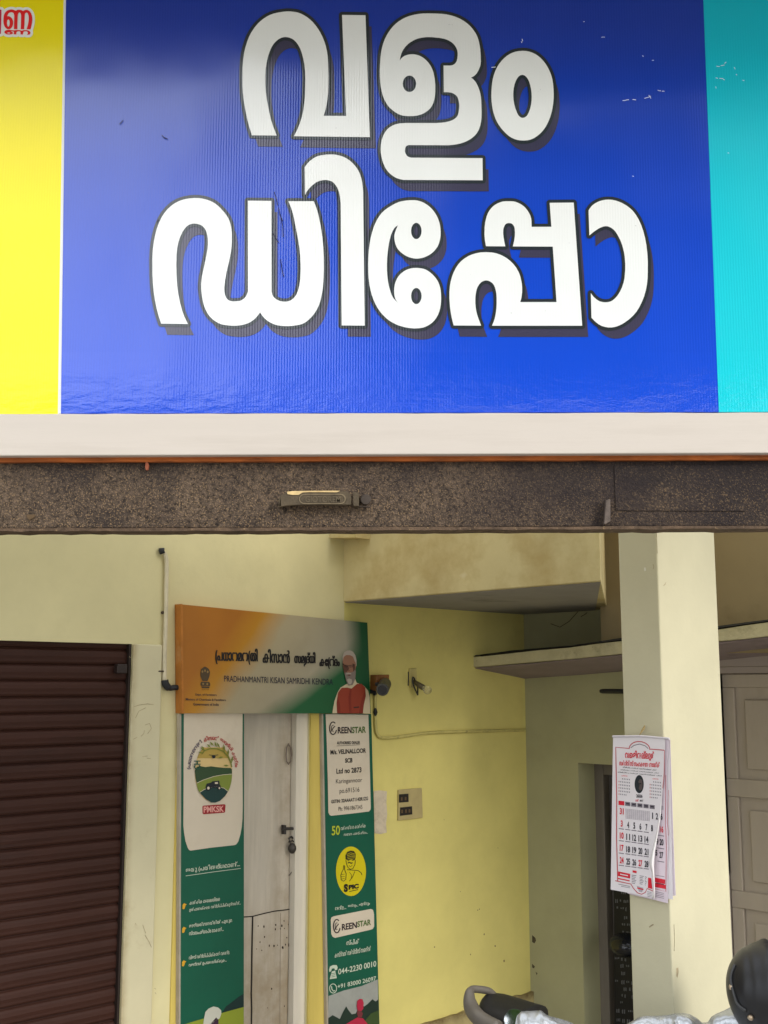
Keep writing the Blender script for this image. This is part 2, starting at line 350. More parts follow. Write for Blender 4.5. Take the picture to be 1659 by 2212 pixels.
G_WHITE='''9923,5328 9823,5025 9744,4724 9660,4325 9591,3905 9562,3636 9548,3394 9544,2935 9551,2631 9577,2326 9612,2081 9660,1870 9733,1632 9814,1430 9901,1266 10026,1079 10147,934 10258,828 10379,732 10508,648 10647,580 10795,529 10957,492 11172,459 11329,447 11452,451 11642,474 11738,496 11830,529 11964,596 12101,682 12202,761 12313,867 12436,1012 12544,1166 12622,1299 12704,1467 12773,1639 12827,1815 12868,1995 12901,2205 12917,2445 12933,2967 12931,3336 12919,3671 12895,3914 12859,4134 12809,4352 12744,4558 13627,4565 13468,587 14390,598 14563,5401 11569,5365 11703,5111 11798,4879 11886,4607 11938,4371 11985,4034 12011,3694 12024,3135 12014,2804 11985,2531 11941,2298 11871,2046 11826,1927 11786,1846 11736,1762 11680,1683 11618,1613 11551,1556 11497,1524 11410,1487 11349,1470 11261,1459 11197,1461 11132,1472 11069,1492 10983,1534 10934,1568 10862,1631 10795,1703 10739,1779 10693,1857 10653,1942 10606,2062 10557,2209 10502,2442 10463,2711 10449,2985 10451,3357 10470,3640 10502,3879 10603,4420 10666,4696 10752,4968 10893,5336;17464,2580 17702,2582 17766,2576 17820,2563 17855,2547 17912,2507 17956,2454 17983,2400 18008,2302 18021,2175 18021,2083 18008,1991 17978,1906 17933,1824 17876,1748 17809,1684 17758,1647 17673,1597 17583,1556 17496,1528 17308,1493 17022,1464 16800,1462 16610,1483 16456,1518 16369,1550 16286,1589 16152,1668 16058,1742 15972,1829 15898,1926 15837,2031 15801,2117 15766,2242 15736,2386 15794,2307 15844,2256 15928,2201 16025,2165 16124,2143 16226,2135 16294,2138 16389,2154 16481,2180 16541,2204 16624,2248 16697,2300 16789,2381 16852,2448 16909,2521 16960,2601 17003,2686 17041,2776 17069,2865 17113,3089 17140,3339 17141,3587 17133,3715 17118,3843 17082,3993 17049,4083 17008,4167 16939,4268 16850,4354 16720,4443 16639,4485 16580,4509 16428,4550 16276,4571 16061,4572 15875,4554 15758,4522 15646,4470 15490,4368 15366,4263 15278,4166 15208,4063 15147,3950 15086,3803 15041,3650 14996,3428 14972,3240 14956,3014 14954,2793 14962,2569 14985,2233 15012,2022 15053,1840 15097,1688 15153,1540 15207,1427 15285,1291 15375,1160 15474,1040 15584,932 15707,835 15839,752 15977,683 16122,629 16305,580 16489,547 16670,531 16856,527 17164,532 17382,543 17564,564 17746,602 17928,657 18098,729 18259,821 18408,931 18520,1035 18621,1153 18711,1281 18769,1386 18816,1498 18850,1615 18888,1793 18911,1952 18925,2144 18933,2423 18922,2539 18898,2633 18837,2776 18785,2864 18745,2917 18673,2986 18609,3026 18549,3054 18622,3113 18697,3189 18735,3240 18780,3317 18832,3431 18884,3576 18915,3697 18936,3822 18949,3975 18962,4391 18958,4645 18939,4805 18914,4928 18877,5046 18838,5138 18789,5223 18730,5299 18663,5368 18559,5452 18481,5503 18371,5561 18253,5610 18134,5648 18011,5676 17884,5697 17756,5711 17626,5719 16092,5712 16020,5737 15990,5759 15973,5784 15952,5846 15943,5946 15947,5980 15967,6043 16018,6127 16067,6167 16131,6191 16193,6207 18997,6227 19007,7098 15888,7085 15740,7054 15613,7011 15501,6949 15394,6871 15299,6782 15222,6687 15160,6583 15097,6442 15056,6319 15018,6159 14994,6006 14987,5856 14998,5701 15023,5542 15058,5420 15108,5300 15172,5188 15248,5092 15343,5010 15475,4932 15591,4889 15747,4857 15973,4844 17176,4844 17395,4830 17554,4809 17713,4769 17802,4735 17854,4708 17913,4670 17965,4626 17987,4601 18021,4546 18043,4486 18065,4386 18081,4255 18085,4157 18079,4061 18062,3967 18033,3873 18006,3818 17970,3769 17924,3727 17846,3677 17788,3653 17720,3640 17615,3631 17475,3631;16386,3298 16383,3349 16358,3445 16309,3526 16277,3559 16242,3585 16204,3605 16163,3616 16122,3620 16081,3616 16040,3605 16002,3585 15967,3559 15935,3526 15908,3488 15871,3398 15858,3298 15871,3199 15908,3109 15935,3071 15967,3038 16002,3011 16040,2992 16081,2980 16122,2976 16163,2980 16204,2992 16242,3011 16277,3038 16309,3071 16358,3152 16383,3248;20584,2002 20719,2009 20849,2035 20969,2076 21086,2134 21191,2204 21289,2287 21380,2380 21471,2497 21553,2625 21624,2761 21685,2907 21725,3028 21754,3149 21776,3303 21792,3489 21802,3701 21799,3854 21782,4068 21754,4258 21721,4408 21671,4584 21620,4725 21543,4890 21466,5022 21380,5141 21289,5240 21165,5346 21056,5420 20966,5467 20874,5502 20776,5523 20642,5533 20508,5530 20376,5511 20253,5472 20135,5417 20027,5346 19929,5261 19813,5141 19712,5019 19620,4886 19557,4775 19505,4659 19453,4508 19412,4359 19378,4182 19357,4001 19347,3813 19350,3622 19362,3403 19381,3248 19416,3065 19457,2917 19512,2772 19585,2626 19654,2516 19731,2415 19840,2299 19957,2199 20068,2128 20186,2072 20306,2033 20431,2011;20575,2947 20642,2965 20674,2984 20725,3026 20779,3099 20837,3215 20875,3338 20910,3501 20930,3658 20936,3815 20930,3972 20910,4128 20874,4280 20825,4417 20777,4513 20739,4565 20717,4586 20662,4621 20632,4633 20572,4642 20538,4635 20503,4621 20440,4574 20388,4502 20345,4409 20288,4255 20247,4095 20216,3903 20208,3742 20214,3584 20229,3459 20265,3305 20307,3190 20354,3099 20416,3015 20471,2974 20505,2959;6346,12742 6245,12434 6167,12135 6099,11800 6051,11473 6018,11112 6005,10800 6000,10204 6015,9864 6051,9559 6109,9258 6173,9013 6258,8779 6348,8584 6408,8480 6459,8404 6537,8303 6601,8232 6739,8105 6865,8014 7002,7938 7119,7888 7266,7845 7453,7812 7639,7797 7827,7801 7980,7821 8131,7858 8251,7899 8366,7951 8473,8014 8573,8091 8689,8202 8834,8366 8927,8489 8990,8593 9028,8676 9067,8791 9095,8911 9117,9031 9129,9157 9132,9503 9115,9754 9085,9969 9024,10278 8928,10678 8865,11026 8834,11299 8832,11385 8837,11479 8851,11572 8879,11661 8923,11747 8963,11793 9022,11830 9090,11853 9156,11865 9253,11865 9437,11851 9494,11830 9581,11777 9634,11732 9675,11682 9720,11594 9762,11475 9762,7901 10686,7910 10695,11475 10724,11603 10754,11665 10792,11714 10866,11778 10950,11826 11044,11857 11143,11874 11240,11876 11305,11870 11369,11856 11429,11834 11481,11803 11531,11765 11578,11720 11640,11644 11670,11594 11730,11453 11786,11242 11816,11027 11836,10720 11836,10414 11820,10080 11787,9749 11742,9444 11581,8617 11535,8413 11459,8171 11357,7922 12357,7922 12464,8203 12541,8470 12626,8892 12689,9314 12729,9711 12748,10114 12753,10584 12737,11023 12716,11301 12679,11545 12620,11820 12557,12019 12475,12192 12373,12351 12251,12497 12107,12632 12004,12705 11922,12746 11808,12783 11658,12812 11478,12835 11295,12842 11110,12833 10950,12812 10826,12781 10740,12748 10631,12693 10528,12627 10458,12572 10388,12503 10325,12425 10239,12302 10147,12431 10078,12509 9986,12592 9881,12667 9798,12712 9679,12758 9553,12792 9430,12813 9280,12825 9126,12825 8913,12807 8760,12780 8672,12752 8561,12700 8453,12633 8352,12554 8244,12443 8173,12342 8101,12203 8043,12058 8006,11936 7973,11777 7939,11558 7922,11372 7922,11152 7950,10896 8095,10220 8144,9965 8167,9807 8181,9641 8184,9515 8179,9390 8163,9271 8132,9143 8095,9054 8045,8977 7982,8910 7931,8873 7834,8833 7737,8809 7640,8802 7575,8809 7510,8824 7447,8848 7391,8882 7342,8924 7297,8974 7237,9051 7189,9128 7095,9326 7053,9443 7018,9566 6981,9751 6951,10037 6942,10411 6952,10836 6979,11261 7019,11565 7085,11899 7179,12252 7264,12481 7398,12756;11998,6581 12115,6424 12211,6328 12340,6233 12425,6185 12484,6159 12543,6138 12637,6115 12831,6090 13054,6079 13212,6090 13393,6130 13541,6182 13650,6237 13780,6327 13918,6454 14016,6570 14115,6723 14178,6863 14225,7013 14259,7167 14279,7328 14298,7572 14361,12821 13454,12813 13412,7994 13382,7717 13354,7594 13316,7473 13279,7388 13210,7280 13146,7207 13074,7150 13016,7122 12921,7097 12821,7087 12703,7094 12582,7121 12498,7154 12418,7202 12318,7279 12225,7364 12140,7460 12067,7567 12011,7678;15666,8872 15596,9039 15555,9156 15531,9247 15526,9309 15530,9408 15546,9508 15570,9602 15602,9692 15630,9749 15663,9802 15722,9874 15791,9939 15863,9996 15939,10047 16022,10092 16108,10128 16200,10156 16297,10175 16361,10181 16424,10183 16520,10175 16615,10157 16707,10130 16798,10093 16887,10047 16970,9993 17042,9934 17108,9869 17168,9798 17219,9724 17260,9641 17292,9554 17323,9435 17340,9341 17348,9245 17349,9117 17341,8993 17324,8868 17303,8777 17267,8661 17234,8575 17179,8465 17129,8384 17052,8280 16988,8208 16919,8142 16843,8081 16763,8026 16682,7980 16598,7942 16512,7913 16423,7893 16332,7882 16143,7883 15988,7897 15864,7916 15771,7936 15682,7964 15595,8000 15481,8057 15266,8188 15142,8280 15029,8387 14935,8507 14852,8641 14767,8810 14710,8956 14644,9169 14594,9375 14553,9613 14522,9863 14503,10149 14498,10405 14503,10725 14515,10950 14549,11223 14591,11432 14640,11614 14703,11792 14780,11966 14872,12135 14961,12264 15082,12407 15193,12516 15313,12612 15442,12695 15606,12778 15753,12834 15936,12883 16119,12916 16303,12931 16490,12925 16646,12901 16735,12873 16845,12822 16951,12756 17022,12700 17089,12633 17149,12558 17201,12479 17258,12370 17299,12258 17330,12140 17351,12022 17363,11900 17368,11746 17364,11560 17352,11437 17329,11319 17304,11229 17272,11143 17232,11061 17183,10984 17127,10911 17044,10820 16948,10735 16869,10676 16787,10628 16728,10602 16664,10582 16565,10563 16466,10552 16369,10549 16272,10554 16179,10569 16060,10603 15974,10640 15896,10686 15796,10764 15730,10829 15670,10906 15620,10994 15580,11087 15550,11183 15526,11316 15517,11450 15523,11581 15540,11677 15568,11767 15614,11853 15672,11926 15559,11820 15475,11716 15419,11608 15348,11398 15309,11246 15274,11058 15249,10849 15236,10633 15234,10378 15243,10159 15267,9919 15314,9582 15344,9435 15394,9255 15450,9115 15517,8997 15581,8924;16600,9094 16590,9193 16577,9240 16539,9321 16514,9353 16457,9399 16425,9410 16393,9414 16360,9410 16329,9399 16299,9380 16246,9321 16208,9240 16196,9193 16186,9094 16196,8996 16208,8949 16246,8868 16271,8836 16329,8790 16360,8779 16393,8775 16425,8779 16457,8790 16514,8836 16560,8906 16590,8996;16600,11656 16590,11754 16577,11800 16539,11880 16487,11939 16457,11958 16425,11969 16393,11973 16360,11969 16329,11958 16299,11939 16246,11880 16225,11843 16196,11754 16186,11656 16196,11558 16225,11470 16246,11432 16271,11399 16329,11354 16360,11343 16393,11339 16425,11343 16457,11354 16514,11399 16539,11432 16577,11512 16590,11558;17863,12815 17796,12555 17753,12335 17716,12048 17695,11735 17697,11487 17715,11269 17747,11086 17794,10907 17858,10733 17942,10564 18047,10405 18149,10291 18290,10175 18444,10081 18583,10020 18757,9969 18938,9937 19156,9928 19373,9943 19466,9958 19558,9980 19675,10020 19763,10057 19929,10149 20079,10263 20213,10395 20329,10546 20422,10711 20480,10861 20531,11081 20546,11173 20557,11295 20557,11507 20531,11717 20486,11894 21914,11894 21765,9710 20192,9703 20244,9489 20270,9304 20277,9153 20265,8989 20250,8933 20234,8898 20191,8838 20165,8815 20137,8800 20104,8789 20037,8781 19971,8792 19940,8804 19893,8841 19849,8923 19828,8984 19815,9048 19811,9186 19821,9305 19850,9488 19895,9700 19136,9693 19093,9454 19076,9236 19082,8955 19107,8741 19161,8522 19222,8370 19270,8291 19325,8217 19388,8149 19457,8089 19533,8039 19618,7996 19704,7962 19790,7937 19911,7922 20150,7923 20240,7933 20300,7948 20386,7979 20472,8020 20555,8070 20628,8126 20674,8170 20737,8242 20791,8318 20839,8399 20879,8485 20899,8546 20914,8608 20926,8706 20932,8933 21711,8930 21644,7985 22589,7978 22923,12825 19372,12825 19430,12690 19473,12562 19502,12444 19529,12285 19547,12129 19557,11942 19556,11725 19545,11570 19524,11450 19490,11322 19454,11236 19419,11183 19370,11133 19288,11077 19222,11052 19153,11042 19090,11047 19004,11077 18928,11129 18866,11200 18813,11284 18776,11369 18746,11489 18723,11642 18715,11763 18715,11917 18726,12072 18748,12224 18776,12348 18832,12528 18943,12822;23175,8287 23220,8213 23279,8133 23325,8085 23370,8048 23448,7996 23532,7952 23619,7916 23717,7888 23816,7871 23915,7862 24013,7862 24111,7870 24200,7887 24287,7911 24403,7953 24492,7992 24661,8088 24808,8198 24920,8305 25039,8459 25153,8652 25243,8852 25326,9090 25397,9364 25454,9664 25489,9978 25506,10298 25505,10713 25496,10969 25470,11216 25430,11426 25361,11669 25279,11878 25165,12109 25063,12270 24936,12419 24770,12573 24585,12707 24476,12770 24390,12812 24303,12846 24216,12872 24085,12893 23954,12893 23820,12873 23692,12833 23583,12775 23482,12702 23391,12618 23290,12510 23264,11542 23316,11616 23380,11695 23502,11800 23585,11850 23645,11874 23713,11890 23782,11899 23849,11902 23941,11896 24001,11883 24059,11862 24108,11835 24180,11780 24248,11715 24307,11646 24360,11570 24409,11488 24489,11322 24556,11121 24592,10942 24618,10634 24620,10390 24599,10114 24576,9964 24550,9838 24508,9683 24456,9533 24391,9387 24299,9220 24229,9114 24166,9045 24088,8983 24007,8938 23914,8908 23849,8904 23761,8919 23670,8951 23559,9005 23454,9073 23350,9148 23207,9271'''
G_OUTLINE='''11285,325 11150,336 10925,371 10760,409 10610,460 10430,550 10310,627 10175,735 10055,850 9929,1000 9789,1210 9702,1375 9617,1585 9539,1840 9488,2065 9454,2305 9426,2620 9419,2935 9423,3385 9437,3640 9468,3925 9537,4345 9622,4750 9705,5065 9818,5395 9860,5436 9920,5453 10895,5461 10961,5440 10993,5410 11009,5380 11017,5350 11014,5305 10871,4930 10786,4660 10724,4390 10626,3865 10594,3625 10576,3355 10574,2995 10588,2725 10624,2470 10677,2245 10768,1990 10839,1855 10950,1720 11045,1644 11165,1593 11255,1584 11375,1608 11480,1660 11533,1705 11585,1765 11681,1915 11751,2080 11818,2320 11861,2545 11889,2815 11899,3130 11886,3685 11861,4015 11816,4345 11766,4570 11679,4840 11586,5065 11450,5327 11445,5380 11469,5440 11510,5475 11570,5490 14555,5526 14600,5520 14630,5506 14676,5455 14688,5395 14515,595 14495,530 14453,490 14405,474 13475,462 13430,468 13400,482 13373,505 13354,535 13343,595 13495,4435 12935,4435 12920,4430 12919,4420 12983,4150 13020,3925 13044,3670 13056,3340 13058,2965 13042,2440 13024,2185 12988,1960 12947,1780 12891,1600 12820,1420 12724,1225 12650,1100 12538,940 12398,775 12288,670 12172,580 12020,484 11885,417 11765,374 11660,350 11465,326;16565,415 16475,423 16280,458 16085,510 15920,572 15783,640 15635,733 15489,850 15382,955 15275,1085 15179,1225 15095,1372 15043,1480 14975,1660 14931,1810 14888,2005 14860,2230 14829,2785 14831,3025 14847,3250 14872,3445 14922,3685 14966,3835 15033,4000 15096,4120 15177,4240 15272,4345 15425,4475 15590,4582 15725,4643 15860,4678 16055,4696 16280,4696 16445,4674 16610,4630 16688,4600 16790,4546 16930,4450 17037,4345 17118,4225 17201,4030 17243,3850 17266,3595 17264,3325 17236,3070 17189,2830 17155,2725 17071,2545 16955,2377 16865,2281 16775,2202 16685,2139 16595,2091 16520,2061 16415,2031 16310,2014 16220,2010 16115,2019 15995,2044 15979,2035 16070,1908 16145,1833 16212,1780 16340,1702 16490,1639 16625,1608 16805,1588 17015,1589 17285,1617 17465,1649 17543,1675 17675,1743 17727,1780 17789,1840 17857,1945 17886,2020 17896,2095 17896,2170 17885,2275 17866,2350 17842,2395 17795,2436 17705,2457 17435,2458 17383,2485 17350,2530 17340,2590 17352,3655 17375,3706 17425,3745 17465,3755 17615,3757 17750,3773 17840,3821 17897,3880 17941,4000 17959,4150 17955,4255 17923,4450 17885,4528 17795,4598 17675,4650 17525,4687 17375,4706 17165,4719 15980,4719 15740,4732 15560,4768 15440,4812 15275,4905 15158,5005 15064,5125 14996,5245 14945,5365 14901,5515 14875,5680 14863,5845 14869,6010 14897,6190 14936,6355 14981,6490 15049,6640 15121,6760 15205,6865 15318,6970 15440,7058 15560,7124 15710,7175 15860,7207 18995,7223 19055,7214 19086,7195 19112,7165 19132,7105 19122,6235 19116,6190 19102,6160 19075,6130 19040,6110 18995,6102 16220,6082 16128,6055 16112,6040 16078,5980 16070,5950 16075,5875 16085,5848 16115,5837 17615,5844 17765,5836 18020,5802 18155,5772 18290,5729 18425,5674 18545,5611 18620,5562 18735,5470 18825,5380 18895,5290 18954,5185 18995,5086 19034,4960 19062,4825 19083,4660 19087,4390 19074,3970 19060,3805 19037,3670 19002,3535 18942,3370 18845,3181 18770,3085 18766,3070 18845,2992 18950,2830 19019,2665 19045,2560 19058,2425 19049,2125 19036,1945 19010,1765 18971,1585 18931,1450 18881,1330 18815,1212 18719,1075 18620,960 18485,832 18320,711 18155,617 17975,541 17765,478 17585,441 17390,418 16865,402;20450,1885 20285,1910 20135,1957 20005,2020 19888,2095 19760,2202 19640,2330 19555,2440 19479,2560 19396,2725 19339,2875 19294,3040 19259,3220 19237,3400 19225,3610 19223,3820 19231,4000 19254,4195 19291,4390 19332,4540 19389,4705 19445,4830 19519,4960 19613,5095 19715,5219 19841,5350 19945,5440 20090,5534 20210,5590 20345,5632 20495,5654 20645,5658 20795,5647 20900,5625 21020,5580 21125,5524 21245,5442 21380,5325 21480,5215 21577,5080 21655,4945 21738,4765 21792,4615 21876,4285 21906,4075 21923,3865 21927,3700 21917,3490 21901,3295 21877,3130 21846,2995 21801,2860 21738,2710 21660,2560 21574,2425 21470,2294 21379,2200 21260,2100 21155,2029 21020,1962 20885,1915 20735,1885 20585,1877;20532,3085 20570,3075 20600,3085 20630,3110 20675,3171 20722,3265 20754,3370 20786,3520 20805,3670 20811,3805 20804,3970 20787,4105 20755,4240 20713,4360 20668,4450 20630,4493 20585,4513 20570,4514 20540,4493 20495,4436 20410,4225 20368,4060 20342,3895 20333,3745 20339,3595 20351,3490 20385,3340 20420,3244 20455,3175 20498,3115;16074,3115 16130,3103 16160,3110 16190,3128 16242,3205 16258,3265 16259,3325 16239,3400 16199,3460 16145,3492 16100,3492 16055,3469 16021,3430 15991,3355 15984,3295 15995,3226 16025,3160;12830,5965 12620,5992 12515,6016 12380,6068 12275,6126 12128,6235 12022,6340 11885,6528 11873,6580 11887,7690 11909,7750 11945,7789 11968,7795 11345,7798 11315,7805 11279,7825 11252,7855 11238,7885 11232,7930 11238,7960 11342,8215 11417,8455 11618,9460 11662,9760 11695,10090 11711,10420 11711,10720 11691,11020 11663,11215 11612,11410 11555,11543 11495,11624 11417,11695 11345,11732 11285,11746 11165,11749 11075,11736 11000,11710 10940,11676 10866,11605 10843,11560 10822,11470 10811,7915 10798,7855 10760,7809 10730,7793 10685,7785 9755,7776 9695,7796 9665,7823 9646,7855 9637,7900 9636,11455 9604,11545 9574,11605 9545,11643 9440,11717 9395,11729 9170,11740 9125,11732 9065,11710 9031,11680 8999,11620 8974,11545 8962,11470 8959,11305 8990,11035 9050,10705 9147,10300 9209,9985 9239,9775 9257,9505 9254,9160 9240,9010 9219,8890 9186,8755 9146,8635 9098,8530 9034,8425 8933,8290 8780,8117 8660,8001 8540,7908 8435,7846 8300,7784 8165,7738 8000,7698 7835,7676 7640,7672 7445,7687 7235,7724 7070,7773 6950,7824 6800,7908 6664,8005 6515,8141 6355,8335 6244,8515 6145,8725 6057,8965 5986,9235 5928,9535 5890,9865 5875,10210 5880,10795 5894,11125 5927,11485 5974,11815 6045,12160 6127,12475 6230,12790 6260,12833 6290,12854 6335,12867 7400,12881 7445,12872 7475,12854 7505,12820 7518,12790 7522,12745 7516,12715 7379,12430 7296,12205 7208,11875 7143,11545 7103,11245 7076,10825 7067,10405 7076,10045 7104,9775 7139,9595 7207,9385 7298,9190 7392,9055 7460,8987 7550,8943 7640,8928 7715,8933 7790,8951 7865,8981 7905,9010 7946,9055 7985,9115 8014,9190 8040,9295 8054,9400 8059,9520 8043,9790 7972,10195 7828,10870 7797,11140 7797,11380 7815,11575 7850,11800 7885,11965 7925,12100 7985,12250 8072,12415 8150,12525 8270,12648 8375,12731 8493,12805 8630,12870 8735,12902 8885,12929 9125,12950 9290,12950 9440,12937 9575,12915 9725,12875 9845,12828 9950,12771 10070,12685 10169,12595 10235,12521 10381,12670 10460,12732 10580,12807 10685,12860 10790,12901 10925,12934 11090,12956 11300,12967 11480,12960 11675,12936 11825,12907 11975,12859 12065,12814 12185,12730 12350,12573 12470,12430 12577,12265 12671,12070 12743,11845 12803,11560 12839,11320 12862,11035 12878,10585 12873,10105 12853,9700 12814,9310 12750,8875 12662,8440 12580,8155 12471,7870 12425,7818 12365,7798 12055,7795 12080,7786 12113,7750 12175,7630 12245,7530 12320,7447 12485,7308 12548,7270 12620,7241 12725,7218 12815,7213 12905,7222 13010,7259 13061,7300 13101,7345 13161,7435 13202,7525 13258,7735 13286,7990 13329,12805 13335,12850 13355,12889 13400,12925 13445,12937 14360,12946 14420,12931 14462,12895 14478,12865 14486,12820 14471,11545 14480,11501 14521,11650 14584,11830 14662,12010 14765,12200 14862,12340 15003,12505 15110,12610 15230,12706 15380,12804 15560,12894 15710,12951 15890,13000 16100,13040 16295,13056 16505,13049 16685,13020 16775,12991 16895,12936 17030,12853 17105,12793 17180,12718 17254,12625 17313,12535 17375,12415 17419,12295 17475,12040 17493,11755 17489,11560 17476,11425 17426,11200 17388,11095 17344,11005 17231,10840 17135,10734 17017,10630 16925,10564 16775,10486 16685,10459 16475,10427 16265,10429 16160,10445 16025,10483 15920,10527 15822,10585 15708,10675 15635,10748 15575,10825 15513,10930 15460,11050 15425,11173 15397,11035 15374,10840 15361,10630 15359,10375 15368,10165 15390,9940 15440,9597 15485,9735 15527,9820 15627,9955 15705,10030 15860,10144 15965,10204 16070,10247 16175,10278 16280,10299 16430,10307 16550,10296 16745,10249 16850,10207 16958,10150 17048,10090 17198,9955 17270,9870 17324,9790 17377,9685 17410,9595 17446,9460 17473,9250 17466,8980 17447,8845 17422,8740 17350,8530 17291,8410 17236,8320 17150,8203 17081,8125 16925,7986 16740,7870 16640,7825 16535,7790 16340,7757 16145,7758 15980,7773 15740,7815 15545,7885 15424,7945 15204,8080 15065,8182 14935,8305 14829,8440 14746,8575 14660,8745 14596,8905 14521,9145 14461,9400 14450,9475 14423,7570 14405,7330 14382,7150 14347,6985 14296,6820 14229,6670 14120,6500 14011,6370 13865,6235 13700,6122 13595,6070 13430,6011 13235,5968 13055,5954;23795,7748 23690,7766 23585,7796 23480,7838 23375,7895 23285,7956 23185,8050 23118,8140 23064,8230 23050,8290 23084,9295 23103,9340 23135,9373 23180,9393 23240,9391 23282,9370 23435,9241 23615,9118 23720,9066 23795,9040 23855,9029 23945,9049 24014,9085 24080,9137 24129,9190 24189,9280 24275,9436 24340,9580 24392,9730 24453,9985 24475,10135 24495,10390 24493,10630 24469,10915 24433,11095 24372,11275 24300,11425 24214,11560 24155,11630 24095,11688 24005,11749 23930,11770 23855,11776 23780,11773 23687,11755 23585,11704 23480,11616 23360,11462 23330,11436 23285,11419 23240,11420 23195,11438 23165,11466 23147,11500 23139,11545 23166,12520 23187,12580 23300,12704 23405,12800 23525,12886 23645,12949 23795,12995 23945,13018 24095,13017 24245,12994 24440,12926 24650,12814 24830,12684 25040,12490 25166,12340 25280,12160 25390,11935 25479,11710 25552,11455 25594,11230 25621,10975 25630,10720 25631,10300 25614,9970 25576,9640 25520,9340 25441,9040 25356,8800 25261,8590 25145,8394 25020,8230 24890,8103 24738,7990 24557,7885 24455,7839 24320,7790 24125,7746 23915,7737;19805,7809 19670,7841 19565,7882 19460,7937 19381,7990 19310,8051 19226,8140 19160,8230 19108,8320 19042,8485 18983,8725 18957,8950 18951,9235 18969,9475 19013,9715 19031,9760 19077,9805 18920,9814 18740,9845 18545,9901 18387,9970 18215,10075 18065,10198 17947,10330 17838,10495 17740,10690 17671,10885 17624,11065 17592,11245 17572,11485 17570,11740 17592,12055 17630,12355 17673,12580 17757,12880 17780,12908 17810,12928 17870,12940 18950,12947 18995,12936 19040,12901 19065,12850 19064,12790 18951,12490 18872,12205 18850,12055 18840,11920 18841,11755 18869,11515 18895,11410 18921,11350 18966,11275 19010,11226 19070,11186 19145,11168 19190,11174 19235,11192 19295,11235 19340,11290 19372,11365 19421,11590 19432,11935 19423,12115 19405,12265 19355,12520 19315,12640 19252,12790 19247,12820 19254,12865 19269,12895 19295,12924 19325,12941 19370,12950 22925,12950 22985,12934 23015,12910 23036,12880 23048,12820 22714,7975 22697,7915 22655,7872 22595,7853 21650,7860 21590,7872 21540,7915 21525,7945 21519,7990 21577,8800 21560,8806 21065,8808 21054,8800 21049,8680 21021,8515 20955,8350 20839,8170 20705,8028 20630,7970 20525,7907 20435,7864 20330,7826 20255,7809 20150,7798 19910,7797;16385,8905 16400,8905 16419,8920 16448,8965 16467,9025 16474,9100 16465,9175 16434,9250 16400,9284 16385,9286 16351,9250 16330,9205 16312,9100 16325,8995 16355,8932;19995,8920 20045,8908 20090,8917 20127,8965 20141,9010 20151,9160 20145,9295 20122,9460 20067,9700 20081,9760 20105,9792 20135,9814 20195,9828 21641,9835 21650,9850 21779,11755 21770,11768 20675,11769 20660,11768 20650,11755 20682,11500 20682,11290 20655,11065 20594,10810 20537,10660 20435,10480 20294,10300 20165,10172 20000,10046 19820,9946 19730,9907 19595,9860 19491,9835 19505,9824 19535,9822 19910,9824 19962,9805 20005,9760 20017,9730 20020,9685 19972,9460 19946,9295 19936,9175 19947,9025 19961,8980;16384,11470 16400,11469 16433,11500 16465,11575 16474,11650 16460,11755 16430,11815 16400,11845 16385,11845 16345,11800 16318,11725 16312,11665 16318,11590 16337,11530 16355,11495'''
G_RED='''282,635 344,637 376,646 427,676 470,721 488,752 511,825 517,862 516,934 511,970 490,1034 459,1091 439,1113 406,1134 367,1148 329,1152 300,1147 271,1135 219,1097 201,1075 171,1019 142,925 134,857 132,786 138,687 147,623 165,564 178,536 210,482 230,459 279,419 310,403 376,381 439,372 502,376 534,385 627,426 655,405 690,387 720,382 784,384 825,393 862,408 912,439 971,401 1003,389 1034,386 1066,390 1097,400 1131,417 1163,441 1191,470 1222,522 1254,611 1266,680 1269,782 1259,908 1241,1003 1199,1157 1050,1152 1105,940 1122,844 1132,752 1130,679 1121,611 1098,536 1082,509 1034,494 1009,511 987,541 978,576 953,1152 818,1149 831,627 824,562 815,533 794,502 768,486 743,498 721,525 709,556 702,592 697,627 682,1149 549,1144 560,611 547,545 533,517 498,494 455,483 423,483 389,489 361,502 329,533 306,572;384,906 378,970 361,1020 354,1032 338,1045 321,1045 304,1032 290,1006 277,950 274,906 277,862 290,806 304,780 321,767 338,767 354,780 374,823 381,862;423,1230 481,1260 502,1277 509,1317 482,1337 439,1351 410,1356 344,1359 280,1349 248,1339 219,1324 183,1295 165,1262 182,1228 219,1199 249,1187 322,1174 394,1174 533,1194 721,1181 752,1183 854,1207 940,1187 1003,1183 1066,1188 1133,1207 1160,1223 1186,1251 1199,1285 1185,1326 1160,1364 1050,1367 1078,1344 1097,1317 1097,1284 1082,1254 1056,1240 1020,1232 987,1230 953,1239 925,1254 901,1361 807,1356 807,1254 774,1233 737,1223 707,1230 650,1262 639,1356 541,1351 549,1254 486,1230;404,1298 398,1308 387,1314 345,1321 303,1314 292,1308 285,1298 288,1291 303,1281 345,1274 387,1281 398,1287'''
G_BAR='''-94,376 58,384 34,1332 -94,1332'''
G_HALO='''420,269 350,279 270,306 220,332 170,372 130,308 100,288 70,280 -110,272 -154,290 -188,330 -199,380 -199,1330 -195,1360 -182,1390 -151,1420 -120,1434 30,1437 80,1427 130,1387 160,1411 210,1437 260,1452 340,1464 420,1461 490,1445 530,1456 650,1460 690,1448 720,1423 760,1450 800,1461 910,1465 940,1458 970,1440 1020,1467 1060,1472 1170,1468 1220,1450 1241,1430 1275,1380 1301,1310 1303,1270 1287,1220 1345,1020 1363,920 1374,790 1371,670 1357,590 1318,480 1277,410 1230,360 1190,330 1140,304 1080,286 990,285 910,314 850,291 790,279 700,279 660,286 620,305 520,273'''

